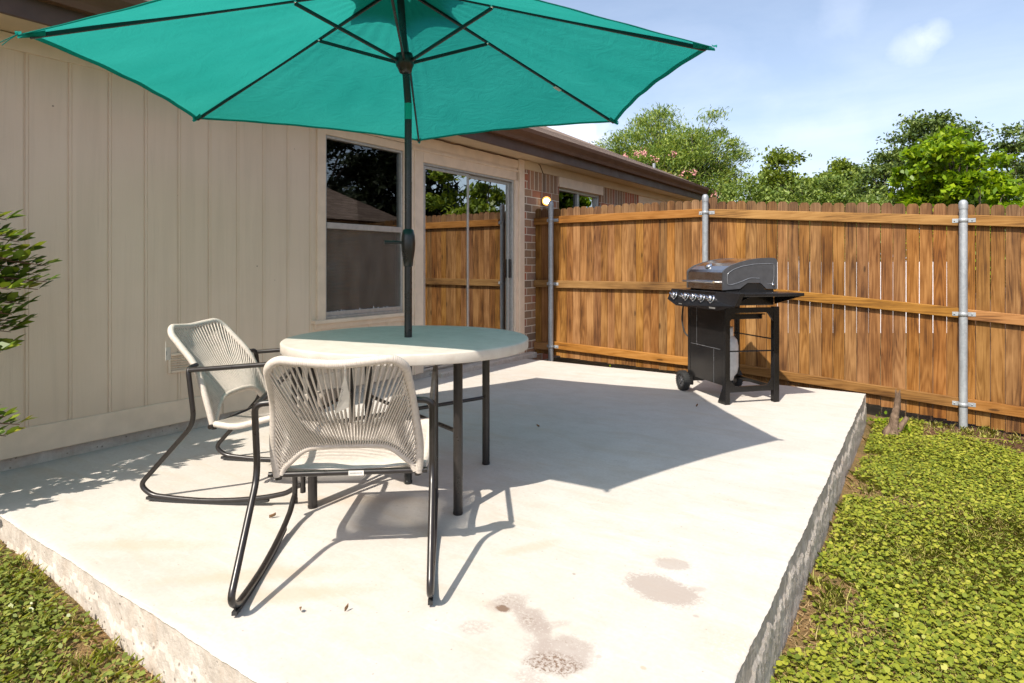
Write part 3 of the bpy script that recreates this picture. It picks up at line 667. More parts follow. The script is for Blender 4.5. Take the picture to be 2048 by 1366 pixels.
def canopy_pt(k,u,vv,drop=0):
    a=TIPS[k]; b=TIPS[(k+1)%6]; e=a.lerp(b,u); c=(a+b)/2
    bow=4*u*(1-u); inw=(UT-e); inw.z*=.9
    e=e+inw*(.026*bow)
    p=UT.lerp(e,vv)
    sag=.045*bow*vv*(1-vv)*1.0+.012*math.sin(math.pi*vv)
    eu=min(u,1-u); wr=.006*math.exp(-eu*9)*math.sin(eu*60+vv*7+k*1.3)*vv*(1-vv)*2+.0022*math.sin(u*31+vv*5+k)*math.sin(vv*9+k*2)*bow+.0012*math.sin(u*math.pi*9+k)*vv**3*bow
    return p-Vector((0,0,sag+drop-wr))
mb=MB()
for k in range(6): mb.grid(lambda u,vv,k=k: canopy_pt(k,u,.015+.985*vv),48,30)
can=mb.build('canopy',M['fabric'],umb)
mb=MB()
for k in range(6):
    top_=[canopy_pt(k,i/28,1.0) for i in range(29)]; inn=[canopy_pt(k,i/28,.984,.0025) for i in range(29)]; low=[p+Vector((0,0,-.003)) for p in top_]
    for i in range(28):
        mb.add([inn[i],inn[i+1],low[i+1],low[i]],[(0,1,2,3)],True); mb.add([low[i],low[i+1],top_[i+1],top_[i]],[(0,1,2,3)],True)
mb.build('hem',M['fabric'],can)
mb=MB()
for k in range(6):
    def vf(u,vv,k=k):
        p=canopy_pt(k,u,.03+.20*vv*(1-.22*4*u*(1-u))); return p+Vector((0,0,.035+.015*(1-vv)))
    mb.grid(vf,12,8)
mb.build('vent_flap',M['fabric'],can)
for k in range(6):
    t=TIPS[k]; d=(t-UT); off=Vector((0,0,-.016))
    mb=MB(); mb.bar(UT+d*.025+off,UT+d*.985+off,.011,.017,bev=.002); rib=mb.build('rib',M['pole'],umb)
    j=UT+d*.345+off+Vector((0,0,-.012)); h=HB+Vector((d.x,d.y,0)).normalized()*.04
    mb=MB(); mb.bar(h,j,.011,.017,bev=.002); mb.build('strut',M['pole'],rib)
    mb=MB(); mb.lathe([(0,-.012),(.005,-.012),(.005,.012),(0,.012)],j+Vector((0,0,.004)),d.cross(Vector((0,0,1))),10); mb.build('rivet',M['chrome'],rib)
    # fabric pocket over the rib end, with folded cloth at the tip
    sd=d.cross(Vector((0,0,1))).normalized(); dn=d.normalized(); mb=MB()
    def pk(u,vv):
        a=(u-.5)*math.pi; w=.020*(1-.55*vv); p=t-dn*.075*(1-vv)+dn*.012*vv
        return p+sd*math.sin(a)*w+Vector((0,0,-.006-.018*math.cos(a)*(1-.5*vv)))
    mb.grid(pk,10,6); mb.grid(lambda u,vv: t+dn*(.02*vv)+sd*((u-.5)*.03*(1-vv*.5))+Vector((0,0,.004+.008*vv*math.sin(u*5))),6,3)
    mb.build('tip_pocket',M['fabric'],rib)
mb=MB()
t=TIPS[0]; dn=(t-UT).normalized()
for q in (0,1): mb.tube([t+dn*.01,t+dn*.04+Vector((0,0,-.012-.006*q)),t+dn*.075+RT*(.03*q-.01)+Vector((0,0,-.03))],.0016,5)
mb.build('tie_cord',M['fabric'],umb)
d=TIPS[3]-UT; p=UT+d*.66+Vector((0,0,-.028)); mb=MB(); mb.bar(p,p+d.normalized()*.05,.022,.004); mb.build('care_label',M['paper'],umb)

# ------------------------------------------------------------------ rocking chairs
def rail_wrap(mb,path,r,pitch=.0062,seg=9,step=.0018):
    P=resample(path,step); s=0; rr_=[]
    for i,p in enumerate(P):
        if i: s+=(p-P[i-1]).length
        ph=(s/pitch)%1; rr_.append(r*(.90+.13*math.sqrt(max(0,1-(2*ph-1)**2))))
    mb.tube(P,rr_,seg)
def path_at(P,L,f):
    s=f*L[-1]; j=0
    lo,hi=0,len(L)-2
    while lo<hi:
        m=(lo+hi+1)//2
        if L[m]<=s: lo=m
        else: hi=m-1
    t=(s-L[lo])/max(1e-9,L[lo+1]-L[lo]); return P[lo].lerp(P[lo+1],t)
def cum(P):
    L=[0]
    for i in range(1,len(P)): L.append(L[-1]+(P[i]-P[i-1]).length)
    return L
# chair frame: local x = to the sitter's right, y = forward from the rear end of the rockers, z = up
chair_meshes={}
def make_chair(loc,rz,label):
    ch=empty('rocking_chair',(*loc,0),label,'chair','rope rocking chairs at the patio table',rz)
    W=.305
    def put(key,mb,mat,name,parent):
        o=mb.build(name,mat,parent,local=True,rel=(0,0,0)); return o
    for s in (-1,1):
        x=s*W; z0=.030
        side=fillet([(s*.240,.205,.632),(x,.205,.628),(x,.238,.372),(x,-.035,.075),(x,.02,z0),(x,.16,z0-.012),(x,.30,z0-.016),(x,.46,z0-.006),(x,.60,z0+.014),(x,.69,z0+.036),(x,.735,.098),(x,.757,.105)],[0,.05,.06,.045,.05,.1,.1,.1,.1,.04,.03,0])
        mb=MB(); mb.tube(side,.0115,12); sf=put('side',mb,M['black'],'side_frame',ch)
        arm=fillet([(x,.212,.618),(x,.70,.662),(x,.745,.655),(x,.765,.40),(x,.765,.075)],[0,.02,.03,.05,0],5)
        mb=MB(); mb.tube(arm,.0115,12); mb.lathe([(0,0),(.0125,0),(.0125,.02)],(x,.765,.072)); put('arm',mb,M['black'],'armrest',ch)
        mb=MB(); run=[Vector(p)+Vector((0,0,-.0155)) for p in resample([(x,-.0,z0+.002),(x,.02,z0),(x,.16,z0-.010),(x,.30,z0-.013),(x,.46,z0-.004),(x,.60,z0+.014)],.03)]
        for a,b in zip(run,run[1:]): mb.bar(a,b+(b-a)*.02,.016,.012)
        put('glide',mb,M['rubber'],'rocker_pad',sf)
    # backrest frame wound with rope
    bw=.262
    left=[(-bw+.008,.300,.345),(-bw+.002,.275,.45),(-.238,.205,.625),(-.222,.062,.775),(-.185,.038,.805)]
    topm=[(-.10,.020,.798),(0,.012,.790),(.10,.020,.798)]
    outer=fillet(left+topm+[(-p[0],p[1],p[2]) for p in left[::-1]],[0,.05,.06,.05,.04,.06,.06,.06,.04,.05,.06,.05,0],6)
    inner=fillet([(-.240,.300,.35),(-.232,.298,.375),(-.150,.275,.455),(-.06,.262,.462),(.06,.262,.462),(.150,.275,.455),(.232,.298,.375),(.240,.300,.35)],[0,.015,.05,.03,.03,.05,.015,0],6)
    mb=MB(); rail_wrap(mb,outer,.0155); rail_wrap(mb,inner,.0135); bf=put('bf',mb,M['rope'],'wrapped_back_frame',ch)
    Po=resample(outer,.004); Lo=cum(Po); Pi=resample(inner,.004); Li=cum(Pi); mb=MB(); N=66; rr=random.Random(5)
    for lay in (-1,1):
        for i in range(N):
            f=(i+.5+.25*lay)/N; f=.012+f*.976
            a=path_at(Po,Lo,f); g_=.5+(f-.5)*.99; b=path_at(Pi,Li,min(1,max(0,g_+.012*lay)))
            o=Vector((0,lay*.011,lay*-.002)); bulge=Vector((0,-.018*math.sin(math.pi*f),0))
            mid=(a+b)/2+bulge*.9+o*.8+Vector((rr.uniform(-.0012,.0012),0,0))
            pts=[a+o,a.lerp(mid,.5)+bulge*.15+o*.45,mid,mid.lerp(b,.5)+bulge*.15+o*.4,b+o*.85]
            mb.tube(pts,.0030,6,False)
    put('br',mb,M['rope'],'woven_back',ch)
    # seat
    zr,zf=.362,.425; yr,yf=.315,.765
    mb=MB(); mb.tube([(-.285,yr-.015,zr-.012),(.285,yr-.015,zr-.012)],.0105,12)
    for s in (-1,1): mb.tube([(s*.25,.300,.333),(s*.25,.300,.372)],.0125,10)
    mb.tube([(-.305,yf-.0,zf-.02),(.305,yf-.0,zf-.02)],.0105,12)
    sfm=put('sfm',mb,M['black'],'seat_frame',ch)
    mb=MB(); seat_rails=[]
    for s in (-1,1):
        pth=fillet([(s*.268,yr,zr),(s*.275,.42,zr-.012),(s*.285,.66,zf-.008),(s*.275,yf-.005,zf-.008)],[0,.06,.06,0])
        mb=MB(); rail_wrap(mb,pth,.0145); put('sw',mb,M['rope'],'wrapped_seat_rail',ch); seat_rails.append(resample(pth,.004))
    mb=MB(); L0=cum(seat_rails[0]); L1=cum(seat_rails[1]); N=44
    for lay in (-1,1):
        for i in range(N):
            f=(i+.5+.25*lay)/N; a=path_at(seat_rails[0],L0,f); b=path_at(seat_rails[1],L1,f); o=Vector((0,0,lay*.012))
            pts=[a+o]+[a.lerp(b,q)+o*(1-.55*math.sin(math.pi*q))-Vector((0,0,.012*math.sin(math.pi*q)**.7)) for q in (.12,.3,.5,.7,.88)]+[b+o]
            mb.tube(pts,.0030,5,False)
    put('ws',mb,M['rope'],'woven_seat',ch)
    mb=MB(); mb.box(.0,.055,yr-.0275,yr-.0262,zr-.021,zr-.003); lb=put('lab',mb,M['paper'],'maker_label',sfm)
    mb=MB()
    for i in range(9): mb.box(.005+i*.005,.0082+i*.005,yr-.0282,yr-.0276,zr-.014,zr-.009)
    put('labt',mb,M['ink'],'label_print',lb)
    return ch
fa=Vector((-.645,.764)); rza=math.atan2(fa.y,fa.x)-math.pi/2
chA=make_chair((-1.585,1.305),rza,'rope-backed rocking chair nearest the camera, its back turned to it')
fb=Vector((.880,.474)); rzb=math.atan2(fb.y,fb.x)-math.pi/2
chB=make_chair((-3.205,1.697),rzb,'rope-backed rocking chair beside the tan siding, facing right')
def loc_in(ch,p): 
    return Matrix.LocRotScale(ch.location,ch.rotation_euler,None)@Vector(p)
# hang tags
def paper_tag(name,pts,label,lines=True):
    mb=MB(); P=[Vector(p) for p in pts]; n=(P[1]-P[0]).cross(P[2]-P[0]).normalized()*.0012
    t_=empty(name,P[0],label,'tag')
    mb.prism(P,n); c=mb.build('card',M['paper'],t_)
    mb=MB(); k=.0018; ctr=sum(P,Vector())/len(P)
    nn=n.normalized()
    if (co.location-ctr).dot(nn)<0: o=-nn*.0006
    else: o=nn*.0018
    dn=(P[len(P)//2]-P[0]); 
    for i in range(7):
        f=.38+i*.07; w=.25+.5*((i*37)%5)/5
        a=P[0].lerp(P[-1] if len(P)>3 else P[2],f)+o; b=P[0].lerp(P[1],f)+o
        a2=a.lerp(b,.15); b2=a.lerp(b,.15+.7*w*.8); dd=(P[0]-ctr).normalized()*.0022
        mb.add([a2,b2,b2+dd,a2+dd],[(0,1,2,3)])
    mb.build('print',M['ink'],c)
    mb=MB(); mb.tube([P[0],P[0]+Vector((0,0,.03))],.0008,5); mb.build('string',M['paper'],t_)
TA=[at3(690,748,1.975),at3(699,790,2.03),at3(697,815,2.06),at3(671,827,2.075)]
paper_tag('paper_tag',TA,'pale pointed paper tag hanging on the cords of the nearest chair back')
TB=[loc_in(chB,p) for p in ((.265,.066,.715),(.222,.062,.713),(.222,.062,.655),(.265,.066,.655))]
paper_tag('paper_tag',TB,'white square paper tag hanging behind the chair by the siding')

# ------------------------------------------------------------------ gas grill
GA=Vector((-1.411,5.01,0)); ex=Vector((-.7507,.6606,0)); ey=Vector((.6606,.7507,0))
MG=Matrix(((ex.x,ey.x,0,GA.x),(ex.y,ey.y,0,GA.y),(0,0,1,0),(0,0,0,1)))
grill=empty('gas_grill',GA,'black gas grill with stainless hood on wheels by the fence','grill')
class GM(MB):
    def fin(s,name,mat,parent=grill):
        s.v=[tuple(MG@Vector(p)) for p in s.v]
        s.f=[f[::-1] for f in s.f]   # local frame is left-handed
        return s.build(name,mat,parent)
# hood
prof=[(.0,.905),(.0,1.045),(.018,1.066),(.07,1.097),(.14,1.122),(.22,1.142),(.32,1.156),(.44,1.160),(.472,1.156),(.488,1.138),(.49,.905)]
U0,U1=-.012,.545
g=GM(); pf=prof
for i in range(len(pf)-1):
    a,b=pf[i],pf[i+1]; g.add([(U0+.012,a[0],a[1]),(U1-.012,a[0],a[1]),(U1-.012,b[0],b[1]),(U0+.012,b[0],b[1])],[(0,3,2,1)],1<i<9)
hood=g.fin('hood',M['steel'])
for s,u in ((0,U0),(1,U1-.014)):
    g=GM(); p2=[(v_*1.0+(-.004 if v_<.1 else .004),z_+.004) for v_,z_ in prof[1:-1]]
    low=[(.494,.912),(.395,.912),(.335,.962),(.22,.962),(.15,.915),(-.004,.905)]
    g.prism([(u,v_,z_) for v_,z_ in p2+low],(.014,0,0)); hs=g.fin('hood_side',M['lidside'],hood)
    if s==0:
        g=GM()
        for inset,cl in ((.035,True),):
            ring=[(.035,.985),(.035,1.035),(.09,1.07),(.17,1.095),(.28,1.112),(.43,1.116)]
            g.tube([(u-.001,a,b) for a,b in fillet([(0,a,b) for a,b in ring],.02) for _,a,b in ((0,a.y,a.z),)] if False else [(u-.001,p.y,p.z) for p in fillet([(0,a,b) for a,b in ring],.02)],.0028,6)
            g.tube([(u-.001,p.y,p.z) for p in fillet([(0,a,b) for a,b in [(.035,.985),(.035,.955),(.06,.945),(.14,.965),(.24,1.0),(.33,.998)]],.015)],.0028,6)
            g.tube([(u-.001,p.y,p.z) for p in fillet([(0,a,b) for a,b in [(.43,1.116),(.462,1.112),(.462,1.0),(.45,.955),(.40,.95)]],.015)],.0022,6)
        g.fin('embossing',M['lidedge'],hs)
        g=GM(); g.lathe([(0,-.012),(.009,-.010),(.013,-.002),(.013,0)],(u,.452,.945),(1,0,0),14); g.fin('hinge_bolt',M['chrome'],hs)
g=GM(); g.tube(fillet([(.03,-.062,.968),(.50,-.062,.968)],.01),.010,12)
for u in (.05,.48): g.tube([(u,-.06,.968),(u,.002,.965)],.008,8)
g.fin('hood_handle',M['chrome'],hood)
g=GM(); g.lathe([(0,.012),(.03,.010),(.034,.0),(.034,-.004)],(.30,.06,1.098),(0,-.5,1),20); g.fin('thermometer',M['chrome'],hood)
# firebox and shelves
g=GM(); g.box(-.005,.545,.03,.47,.78,.906,.006); g.prism([(-.006,.15,.90),(-.006,.22,.958),(-.006,.335,.958),(-.006,.39,.90)],(.010,0,0)); g.fin('firebox',M['gblack'])
g=GM(); g.box(-.335,-.008,-.035,.49,.868,.892,.004); g.prism([(-.33,.46,.868),(-.02,.46,.868),(-.02,.46,.79)],(0,.012,0)); g.prism([(-.33,.02,.868),(-.02,.02,.868),(-.02,.02,.76)],(0,.012,0)); g.fin('side_shelf',M['gblack'])
g=GM(); g.box(.548,.69,-.035,.49,.868,.892,.004); g.fin('side_shelf',M['gblack'])
g=GM(); top_=[(.685,-.075,.892),(-.335,-.075,.892)]; bot=[(-.30,-.12,.80),(-.10,-.118,.755),(.535,-.118,.755),(.685,-.12,.80)]
P=[(.69,-.07,.892),(-.34,-.07,.892),(-.335,-.112,.80),(-.115,-.115,.752),(.53,-.115,.752),(.69,-.112,.80)]
g.prism(P,(0,.035,.0)); g.box(-.01,.55,-.08,.04,.76,.888); panel=g.fin('control_panel',M['gblack'])
for u in (.581,.382,.260,.134,-.003):
    g=GM(); g.lathe([(.034,0),(.036,.004),(.030,.008)],(u,-.098,.835),(0,-1,.42),20); g.fin('knob_bezel',M['chrome'],panel)
    g=GM(); g.lathe([(.024,.006),(.026,.012),(.023,.030),(.018,.034),(0,.035)],(u,-.098,.835),(0,-1,.42),18); g.bar((u-.021,-.135,.842),(u+.021,-.135,.858),.012,.016,(0,-1,.4),.003); g.fin('knob',M['chrome'],panel)
for u,w in ((-.075,.085),(.43,.055)):
    g=GM()
    for i in range(6): g.box(u+i*w/6,u+i*w/6+w/9,-.1165,-.1155,.763 if u<.1 else .768,.775)
    g.fin('panel_lettering',M['alu'],panel)
# cart
def leg(u0,u1,v0,v1,z0,z1,extra=None):
    g=GM(); g.box(u0,u1,v0,v1,z0,z1,.003)
    if extra: extra(g)
    return g.fin('leg',M['gblack'])
leg(-.045,.0,-.005,.04,.0,.77,lambda g:g.prism([(.0,-.006,.0),(.0,-.006,.12),(.06,-.006,.0)],(0,.028,0)))
leg(-.045,.0,.44,.49,.0,.77)
leg(.485,.525,-.005,.03,.06,.77); leg(.485,.525,.455,.49,.06,.77)
g=GM(); g.box(.002,.51,-.002,.008,.145,.76,.002)
dp=g.fin('front_panel',M['gblack'])
g=GM(); g.tube([(.03,-.003,.43),(.47,-.003,.43)],.002,6); g.tube([(.12,-.003,.15),(.12,-.003,.43)],.0012,6); g.tube([(.38,-.003,.43),(.38,-.003,.75)],.0012,6); g.fin('panel_crease',M['lidedge'],dp)
def side_frame(u):
    for top in (1,0):
        g=GM(); z0,z1=(.725,.765) if top else (.095,.14); g.box(u,u+.022,.035,.445,z0,z1,.002)
        for v0,q in ((.04,1),(.44,-1)):
            if top: g.prism([(u+.001,v0,.728),(u+.001,v0+q*.055,.728),(u+.001,v0,.655)],(.02,0,0))
            else: g.prism([(u+.001,v0,.137),(u+.001,v0+q*.055,.137),(u+.001,v0,.20)],(.02,0,0))
        g.fin('side_rail',M['gblack'])
side_frame(-.040); side_frame(.49)
g=GM(); g.tube([(-.028,.03,.42),(-.028,.445,.415)],.006,8); g.tube([(.5,.03,.50),(.5,.46,.50)],.005,8); g.fin('tank_bar',M['gblack'])
g=GM(); g.tube([(-.02,.46,.505),(.50,.47,.50)],.006,8); g.fin('back_bar',M['gblack'])
g=GM(); g.box(-.01,.51,.455,.485,.10,.13,.002); g.fin('back_bar',M['gblack'])
g=GM(); g.box(.05,.42,.12,.40,.665,.70,.003); g.box(.04,.42,.06,.42,.70,.708); g.fin('grease_tray',M['gblack'])
for v0 in (-.03,.49):
    g=GM(); c=(.56,v0,.088); a=(0,1,0); n=28
    g.lathe([(.055,-.026),(.078,-.026),(.084,-.020),(.0855,-.008),(.0855,.008),(.084,.020),(.078,.026),(.055,.026),(.055,-.026)],c,a,36)
    for i in range(n):
        th=2*math.pi*i/n; p=Vector((c[0]+.0858*math.cos(th),c[1],c[2]+.0858*math.sin(th))); g.bar(p+Vector((0,-.024,0)),p+Vector((0,.024,0)),.009,.005,(math.cos(th),0,math.sin(th)))
    wh=g.fin('wheel',M['rubber'])
    g=GM(); g.lathe([(0,-.024),(.016,-.024),(.018,-.018),(.02,.018),(0,.022)],c,a,18); g.lathe([(.045,-.018),(.056,-.022),(.056,.02),(.045,.018),(.045,-.018)],c,a,28)
    for i in range(8):
        th=2*math.pi*i/8; q=Vector((math.cos(th),0,math.sin(th))); g.bar(Vector(c)+q*.015+Vector((0,-.006,0)),Vector(c)+q*.05+Vector((0,-.006,0)),.012,.02,(0,1,0))
    g.fin('wheel_hub',M['lidside'],wh)
g=GM(); g.tube([(.56,-.02,.088),(.56,.48,.088)],.008,8); g.bar((.50,.01,.10),(.575,.01,.09),.02,.05); g.bar((.50,.465,.10),(.575,.465,.09),.02,.05); g.fin('axle',M['gblack'])
g=GM(); g.tube([(p.x,p.y,p.z) for p in fillet([(.60,.0,.78),(.605,-.02,.62),(.57,-.01,.50),(.50,.02,.46)],.08)],.007,8); g.fin('gas_hose',M['rubber'])
cyl=empty('gas_cylinder',MG@Vector((.335,.22,.11)),'off-white gas cylinder hanging inside the grill cart','gas cylinder')
g=GM(); g.lathe([(0,0),(.10,.0),(.105,.03),(.13,.06),(.14,.11),(.14,.29),(.128,.345),(.09,.385),(.04,.40),(0,.40)],(.36,.22,.125),(0,0,1),32); g.fin('body',M['tank'],cyl)
g=GM(); g.lathe([(.095,.36),(.10,.36),(.10,.45),(.095,.45),(.095,.36)],(.36,.22,.125),(0,0,1),28); g.fin('collar',M['tank'],cyl)
g=GM()
for i in range(5): g.box(.235+i*.012,.243+i*.012,.0785,.0795,.30,.40)
g.fin('print',M['ink'],cyl)

# ------------------------------------------------------------------ plants
def unit(v): return v/np.maximum(1e-9,np.linalg.norm(v,axis=-1,keepdims=True))
def leaf_quads(c,d,n,L,Wd,fold=0.0,shape=4):
    """diamond or six-sided leaves: c centres, d axis, n normal"""
    d=unit(d); s=unit(np.cross(d,n)); n=np.cross(s,d); L=L[:,None]; Wd=Wd[:,None]
    if shape==4:
        v=np.stack([c-d*L*.5,c+s*Wd*.5-d*L*.05,c+d*L*.5,c-s*Wd*.5-d*L*.05],1)
    else:
        v=np.stack([c-d*L*.5,c-d*L*.18+s*Wd*.5+n*L*fold,c+d*L*.2+s*Wd*.42+n*L*fold*.8,c+d*L*.5-n*L*fold,c+d*L*.2-s*Wd*.42+n*L*fold*.8,c-d*L*.18-s*Wd*.5+n*L*fold],1)
    return v.reshape(-1,3)
def tree(name,label,px,d,top_y,width_px,seed,mat,n_leaf,leaf,cat='tree',bottom=.25,nclump=70,rc=.16,droop=.3,lobes=7,squash=1.0,trunk_r=.12,up=.0,lean=0,base=None,group='trees beyond the fence',twigs=True,spread=.60):
    r=np.random.default_rng(seed)
    if base is None: x0,y0=at(px,d)
    else: x0,y0=base
    z0=gz(x0,y0)-.02; ztop=(H+(YH-top_y)/F*d) if base is None else top_y
    wid=width_px/F*d if base is None else width_px
    Hh=ztop-z0; zc=z0+Hh*(bottom+(1-bottom)*.5); rz=Hh*(1-bottom)*.5; rx=wid*.5
    root=empty(name,(x0,y0,z0),label,cat,group)
    # lobes
    C=[];RR=[]
    for i in range(lobes):
        th=2*math.pi*(i/lobes)+r.random()*.8; hh=r.uniform(-.55,.62); rad=math.sqrt(max(0,1-hh*hh))*spread
        C.append((x0+rx*rad*math.cos(th)+lean*hh,y0+rx*rad*math.sin(th),zc+rz*hh*.95)); RR.append(r.uniform(.30,.46))
    C.append((x0+lean*.6,y0,zc+rz*.45)); RR.append(.5); C.append((x0,y0,zc-rz*.1)); RR.append(.55)
    C=np.array(C);RR=np.array(RR)
    k=r.integers(0,len(C),nclump); u=unit(r.normal(size=(nclump,3))); rad=r.random(nclump)**.38
    cl=C[k]+u*(rad*RR[k])[:,None]*np.array([rx,rx,rz*squash])
    cl[:,2]=np.minimum(cl[:,2],ztop-rc*rx*.5)
    # leaves
    kk=r.integers(0,nclump,n_leaf); crad=rc*rx*r.uniform(.55,1.25,nclump)
    g_=r.normal(size=(n_leaf,3))*.5; g_*=np.minimum(1,1.3/np.maximum(1e-6,np.linalg.norm(g_,axis=1)))[:,None]
    pos=cl[kk]+g_*crad[kk][:,None]*np.array([1.25,1.25,.72])
    out=unit(pos-np.array([x0,y0,zc-rz*.4])); dr=unit(out*.7+r.normal(size=(n_leaf,3))*.55+np.array([0,0,up-droop])); nn=r.normal(size=(n_leaf,3))*.6+np.array([0,0,1.0])+out*.35
    Ls=leaf[0]*r.uniform(.65,1.3,n_leaf); Ws=leaf[1]*r.uniform(.7,1.25,n_leaf)
    np_mesh('crown',leaf_quads(pos,dr,nn,Ls,Ws),4,mat,root,(x0,y0,z0))
    mb=MB(); fork=Vector((x0,y0,z0+Hh*max(.12,bottom*.8)))
    mb.tube([(x0,y0,z0-.1),(x0+.02*Hh*.2,y0,z0+Hh*bottom*.4),fork],[trunk_r*1.25,trunk_r,trunk_r*.85],9)
    for c in C:
        c=Vector(c); m=fork.lerp(c,.5)+Vector((r.uniform(-.1,.1)*rx,r.uniform(-.1,.1)*rx,.08*Hh)); mb.tube([fork,m,c],[trunk_r*.6,trunk_r*.34,trunk_r*.12],6)
    if twigs:
        for i in range(nclump):
            a=Vector(C[k[i]]); b=Vector(cl[i]); mb.tube([a.lerp(fork,.2),a.lerp(b,.5)+Vector((0,0,.04*rx)),b],[trunk_r*.16,trunk_r*.10,trunk_r*.04],4,False)
    mb.build('trunk',M['bark'],root)
    return root
LM={}
LM['willow']=leafmat('narrow_pale_leaf',[(0.15,(0.087,0.1595,0.0319)),(0.5,(0.174,0.261,0.0508)),(0.85,(0.348,0.406,0.0798))],.5,.42)
LM['myrtle']=leafmat('myrtle_leaf',[(0.1,(0.0625,0.1125,0.015)),(0.5,(0.125,0.1812,0.02)),(0.75,(0.2125,0.2125,0.025)),(0.95,(0.325,0.1625,0.0312))],.45,.38)
LM['oak']=leafmat('oak_leaf',[(0.15,(0.0506,0.0929,0.0236)),(0.5,(0.1013,0.1604,0.0371)),(0.85,(0.2025,0.2616,0.0607))],.5,.32)
LM['olive']=leafmat('olive_green_leaf',[(0.15,(0.065,0.1105,0.0117)),(0.5,(0.13,0.1885,0.0182)),(0.85,(0.234,0.286,0.0286))],.45,.38)
LM['hedge']=leafmat('soft_green_leaf',[(0.15,(0.084,0.147,0.0252)),(0.5,(0.168,0.245,0.0476)),(0.85,(0.28,0.35,0.077))],.5,.4)
LM['lime']=leafmat('bright_lime_leaf',[(0.15,(0.088,0.176,0.0066)),(0.5,(0.187,0.308,0.0088)),(0.85,(0.33,0.44,0.0132))],.42,.45)
LM['dark']=leafmat('dark_cedar_leaf',[(.2,(.012,.022,.010)),(.8,(.03,.045,.018))],.6,.2)
LM['photinia']=leafmat('photinia_leaf',[(0.1,(0.0397,0.0794,0.0132)),(0.5,(0.0991,0.1587,0.0185)),(0.85,(0.2248,0.2777,0.0291)),(0.99,(0.3174,0.1587,0.033))],.45,.32,.35)
LM['pink']=plain('pink_flower',(.55,.26,.24),.7)
tree('willow_tree','tall airy pale-green tree with narrow leaves rising above the brown gutter',1322,19,172,335,52,LM['willow'],75000,(.135,.034),nclump=330,rc=.15,droop=.35,lobes=16,up=.35,trunk_r=.13,bottom=.2,spread=.50)
r1=tree('crape_myrtle','reddish-green bush with pink blossoms just past the roof end',1300,16,318,235,22,LM['myrtle'],15000,(.085,.045),'bush',bottom=.08,nclump=110,rc=.17,trunk_r=.05)
# blossoms of the crape myrtle
rb=np.random.default_rng(5); pts=[]
for (px,py) in ((1252,312),(1272,308),(1285,306),(1290,304),(1347,310),(1388,346),(1365,347),(1310,318),(1296,338),(1430,388),(1250,316)):
    c=np.array(at3(px,py,14.9+.6*rb.random())); pts.append(c+rb.normal(size=(30,3))*.045)
pts=np.concatenate(pts); np_mesh('blossom',leaf_quads(pts,rb.normal(size=pts.shape),rb.normal(size=pts.shape),np.full(len(pts),.045),np.full(len(pts),.04)),4,LM['pink'],r1,tuple(r1.location))
tree('oak_tree','dark rounded oak just right of the pale narrow-leaved tree',1465,27,345,210,23,LM['oak'],20000,(.15,.10),nclump=100,rc=.2,bottom=.05,lobes=10)
tree('oak_tree','olive-green oak with an open twiggy top left of the fence gap trees',1580,25,270,190,24,LM['olive'],26000,(.15,.10),nclump=120,rc=.19,bottom=.08,lobes=11)
tree('oak_tree','olive-green rounded oak directly behind the soft green thicket',1690,27,278,150,25,LM['olive'],20000,(.15,.10),nclump=90,rc=.2,bottom=.08,lobes=10)
tree('green_thicket','soft mid-green fine-leaved thicket rising low over the fence middle',1665,14,315,260,26,LM['hedge'],34000,(.095,.042),'bush',bottom=.05,nclump=170,rc=.18,lobes=12,trunk_r=.05,squash=.9)
tree('oak_tree','tallest dark-green oak with ragged top behind the lime-green tree',1850,24,220,260,27,LM['oak'],32000,(.15,.10),nclump=150,rc=.17,lobes=13,bottom=.12)
tree('oak_tree','dark-green oak at the right picture edge behind the lime-green tree',2045,25,235,210,28,LM['oak'],24000,(.15,.10),nclump=110,rc=.18,bottom=.1,lobes=11)
tree('catalpa_tree','bright lime-green broad-leaved tree above the right fence post',1925,11.5,238,265,29,LM['lime'],24000,(.135,.082),bottom=.06,nclump=210,rc=.14,droop=.5,lobes=13,trunk_r=.07)
tree('green_thicket','low bright green bush over the fence right of the middle post',1490,15,345,190,30,LM['hedge'],20000,(.095,.048),'bush',bottom=.05,nclump=100,rc=.2,trunk_r=.04,lobes=10)
tree('green_thicket','low yellow-green bush at far right against the fence top',2080,10,345,120,31,LM['lime'],5000,(.12,.07),'bush',bottom=.05,nclump=50,rc=.22,trunk_r=.04)
# out of frame: what the window and the door mirror
tree('cedar_tree','tall dark evergreen right of the yard, mirrored in the house window',0,0,10.5,8,41,LM['dark'],16000,(.28,.14),bottom=.1,base=(8.0,17.5),group=None,twigs=False)
tree('cedar_tree','dark evergreen behind the neighbouring roof, mirrored in the window',0,0,11.5,8.5,42,LM['dark'],16000,(.28,.14),bottom=.1,base=(14,17.0),group=None,twigs=False)
tree('elm_tree','green elm right of the yard, mirrored in the sliding glass door',0,0,5.0,3.6,43,LM['olive'],9000,(.20,.12),bottom=.1,base=(3.8,15.2),group=None,twigs=False)
tree('cedar_tree','dark evergreen far down the yard, mirrored in the sliding glass door',0,0,7.2,4.6,44,LM['dark'],8000,(.28,.14),bottom=.1,base=(7.2,16.2),group=None,twigs=False)
# neighbouring house to the right (seen only as a reflection)
nb=empty('neighbour_house',(10.5,10,-.3),'low house with a dark hip roof mirrored in the window','house')
mb=MB(); mb.box(5.2,16,7.2,13.2,-.4,2.35); mb.build('wall',M['paint'],nb)
mb=MB(); mb.add([(4.7,6.7,2.3),(16.5,6.7,2.3),(16.5,13.7,2.3),(4.7,13.7,2.3),(8.0,10.2,4.3),(13.2,10.2,4.3)],[(0,1,5,4),(1,2,5),(2,3,4,5),(3,0,4),(3,2,1,0)]); mb.build('roof',M['shingle'],nb)
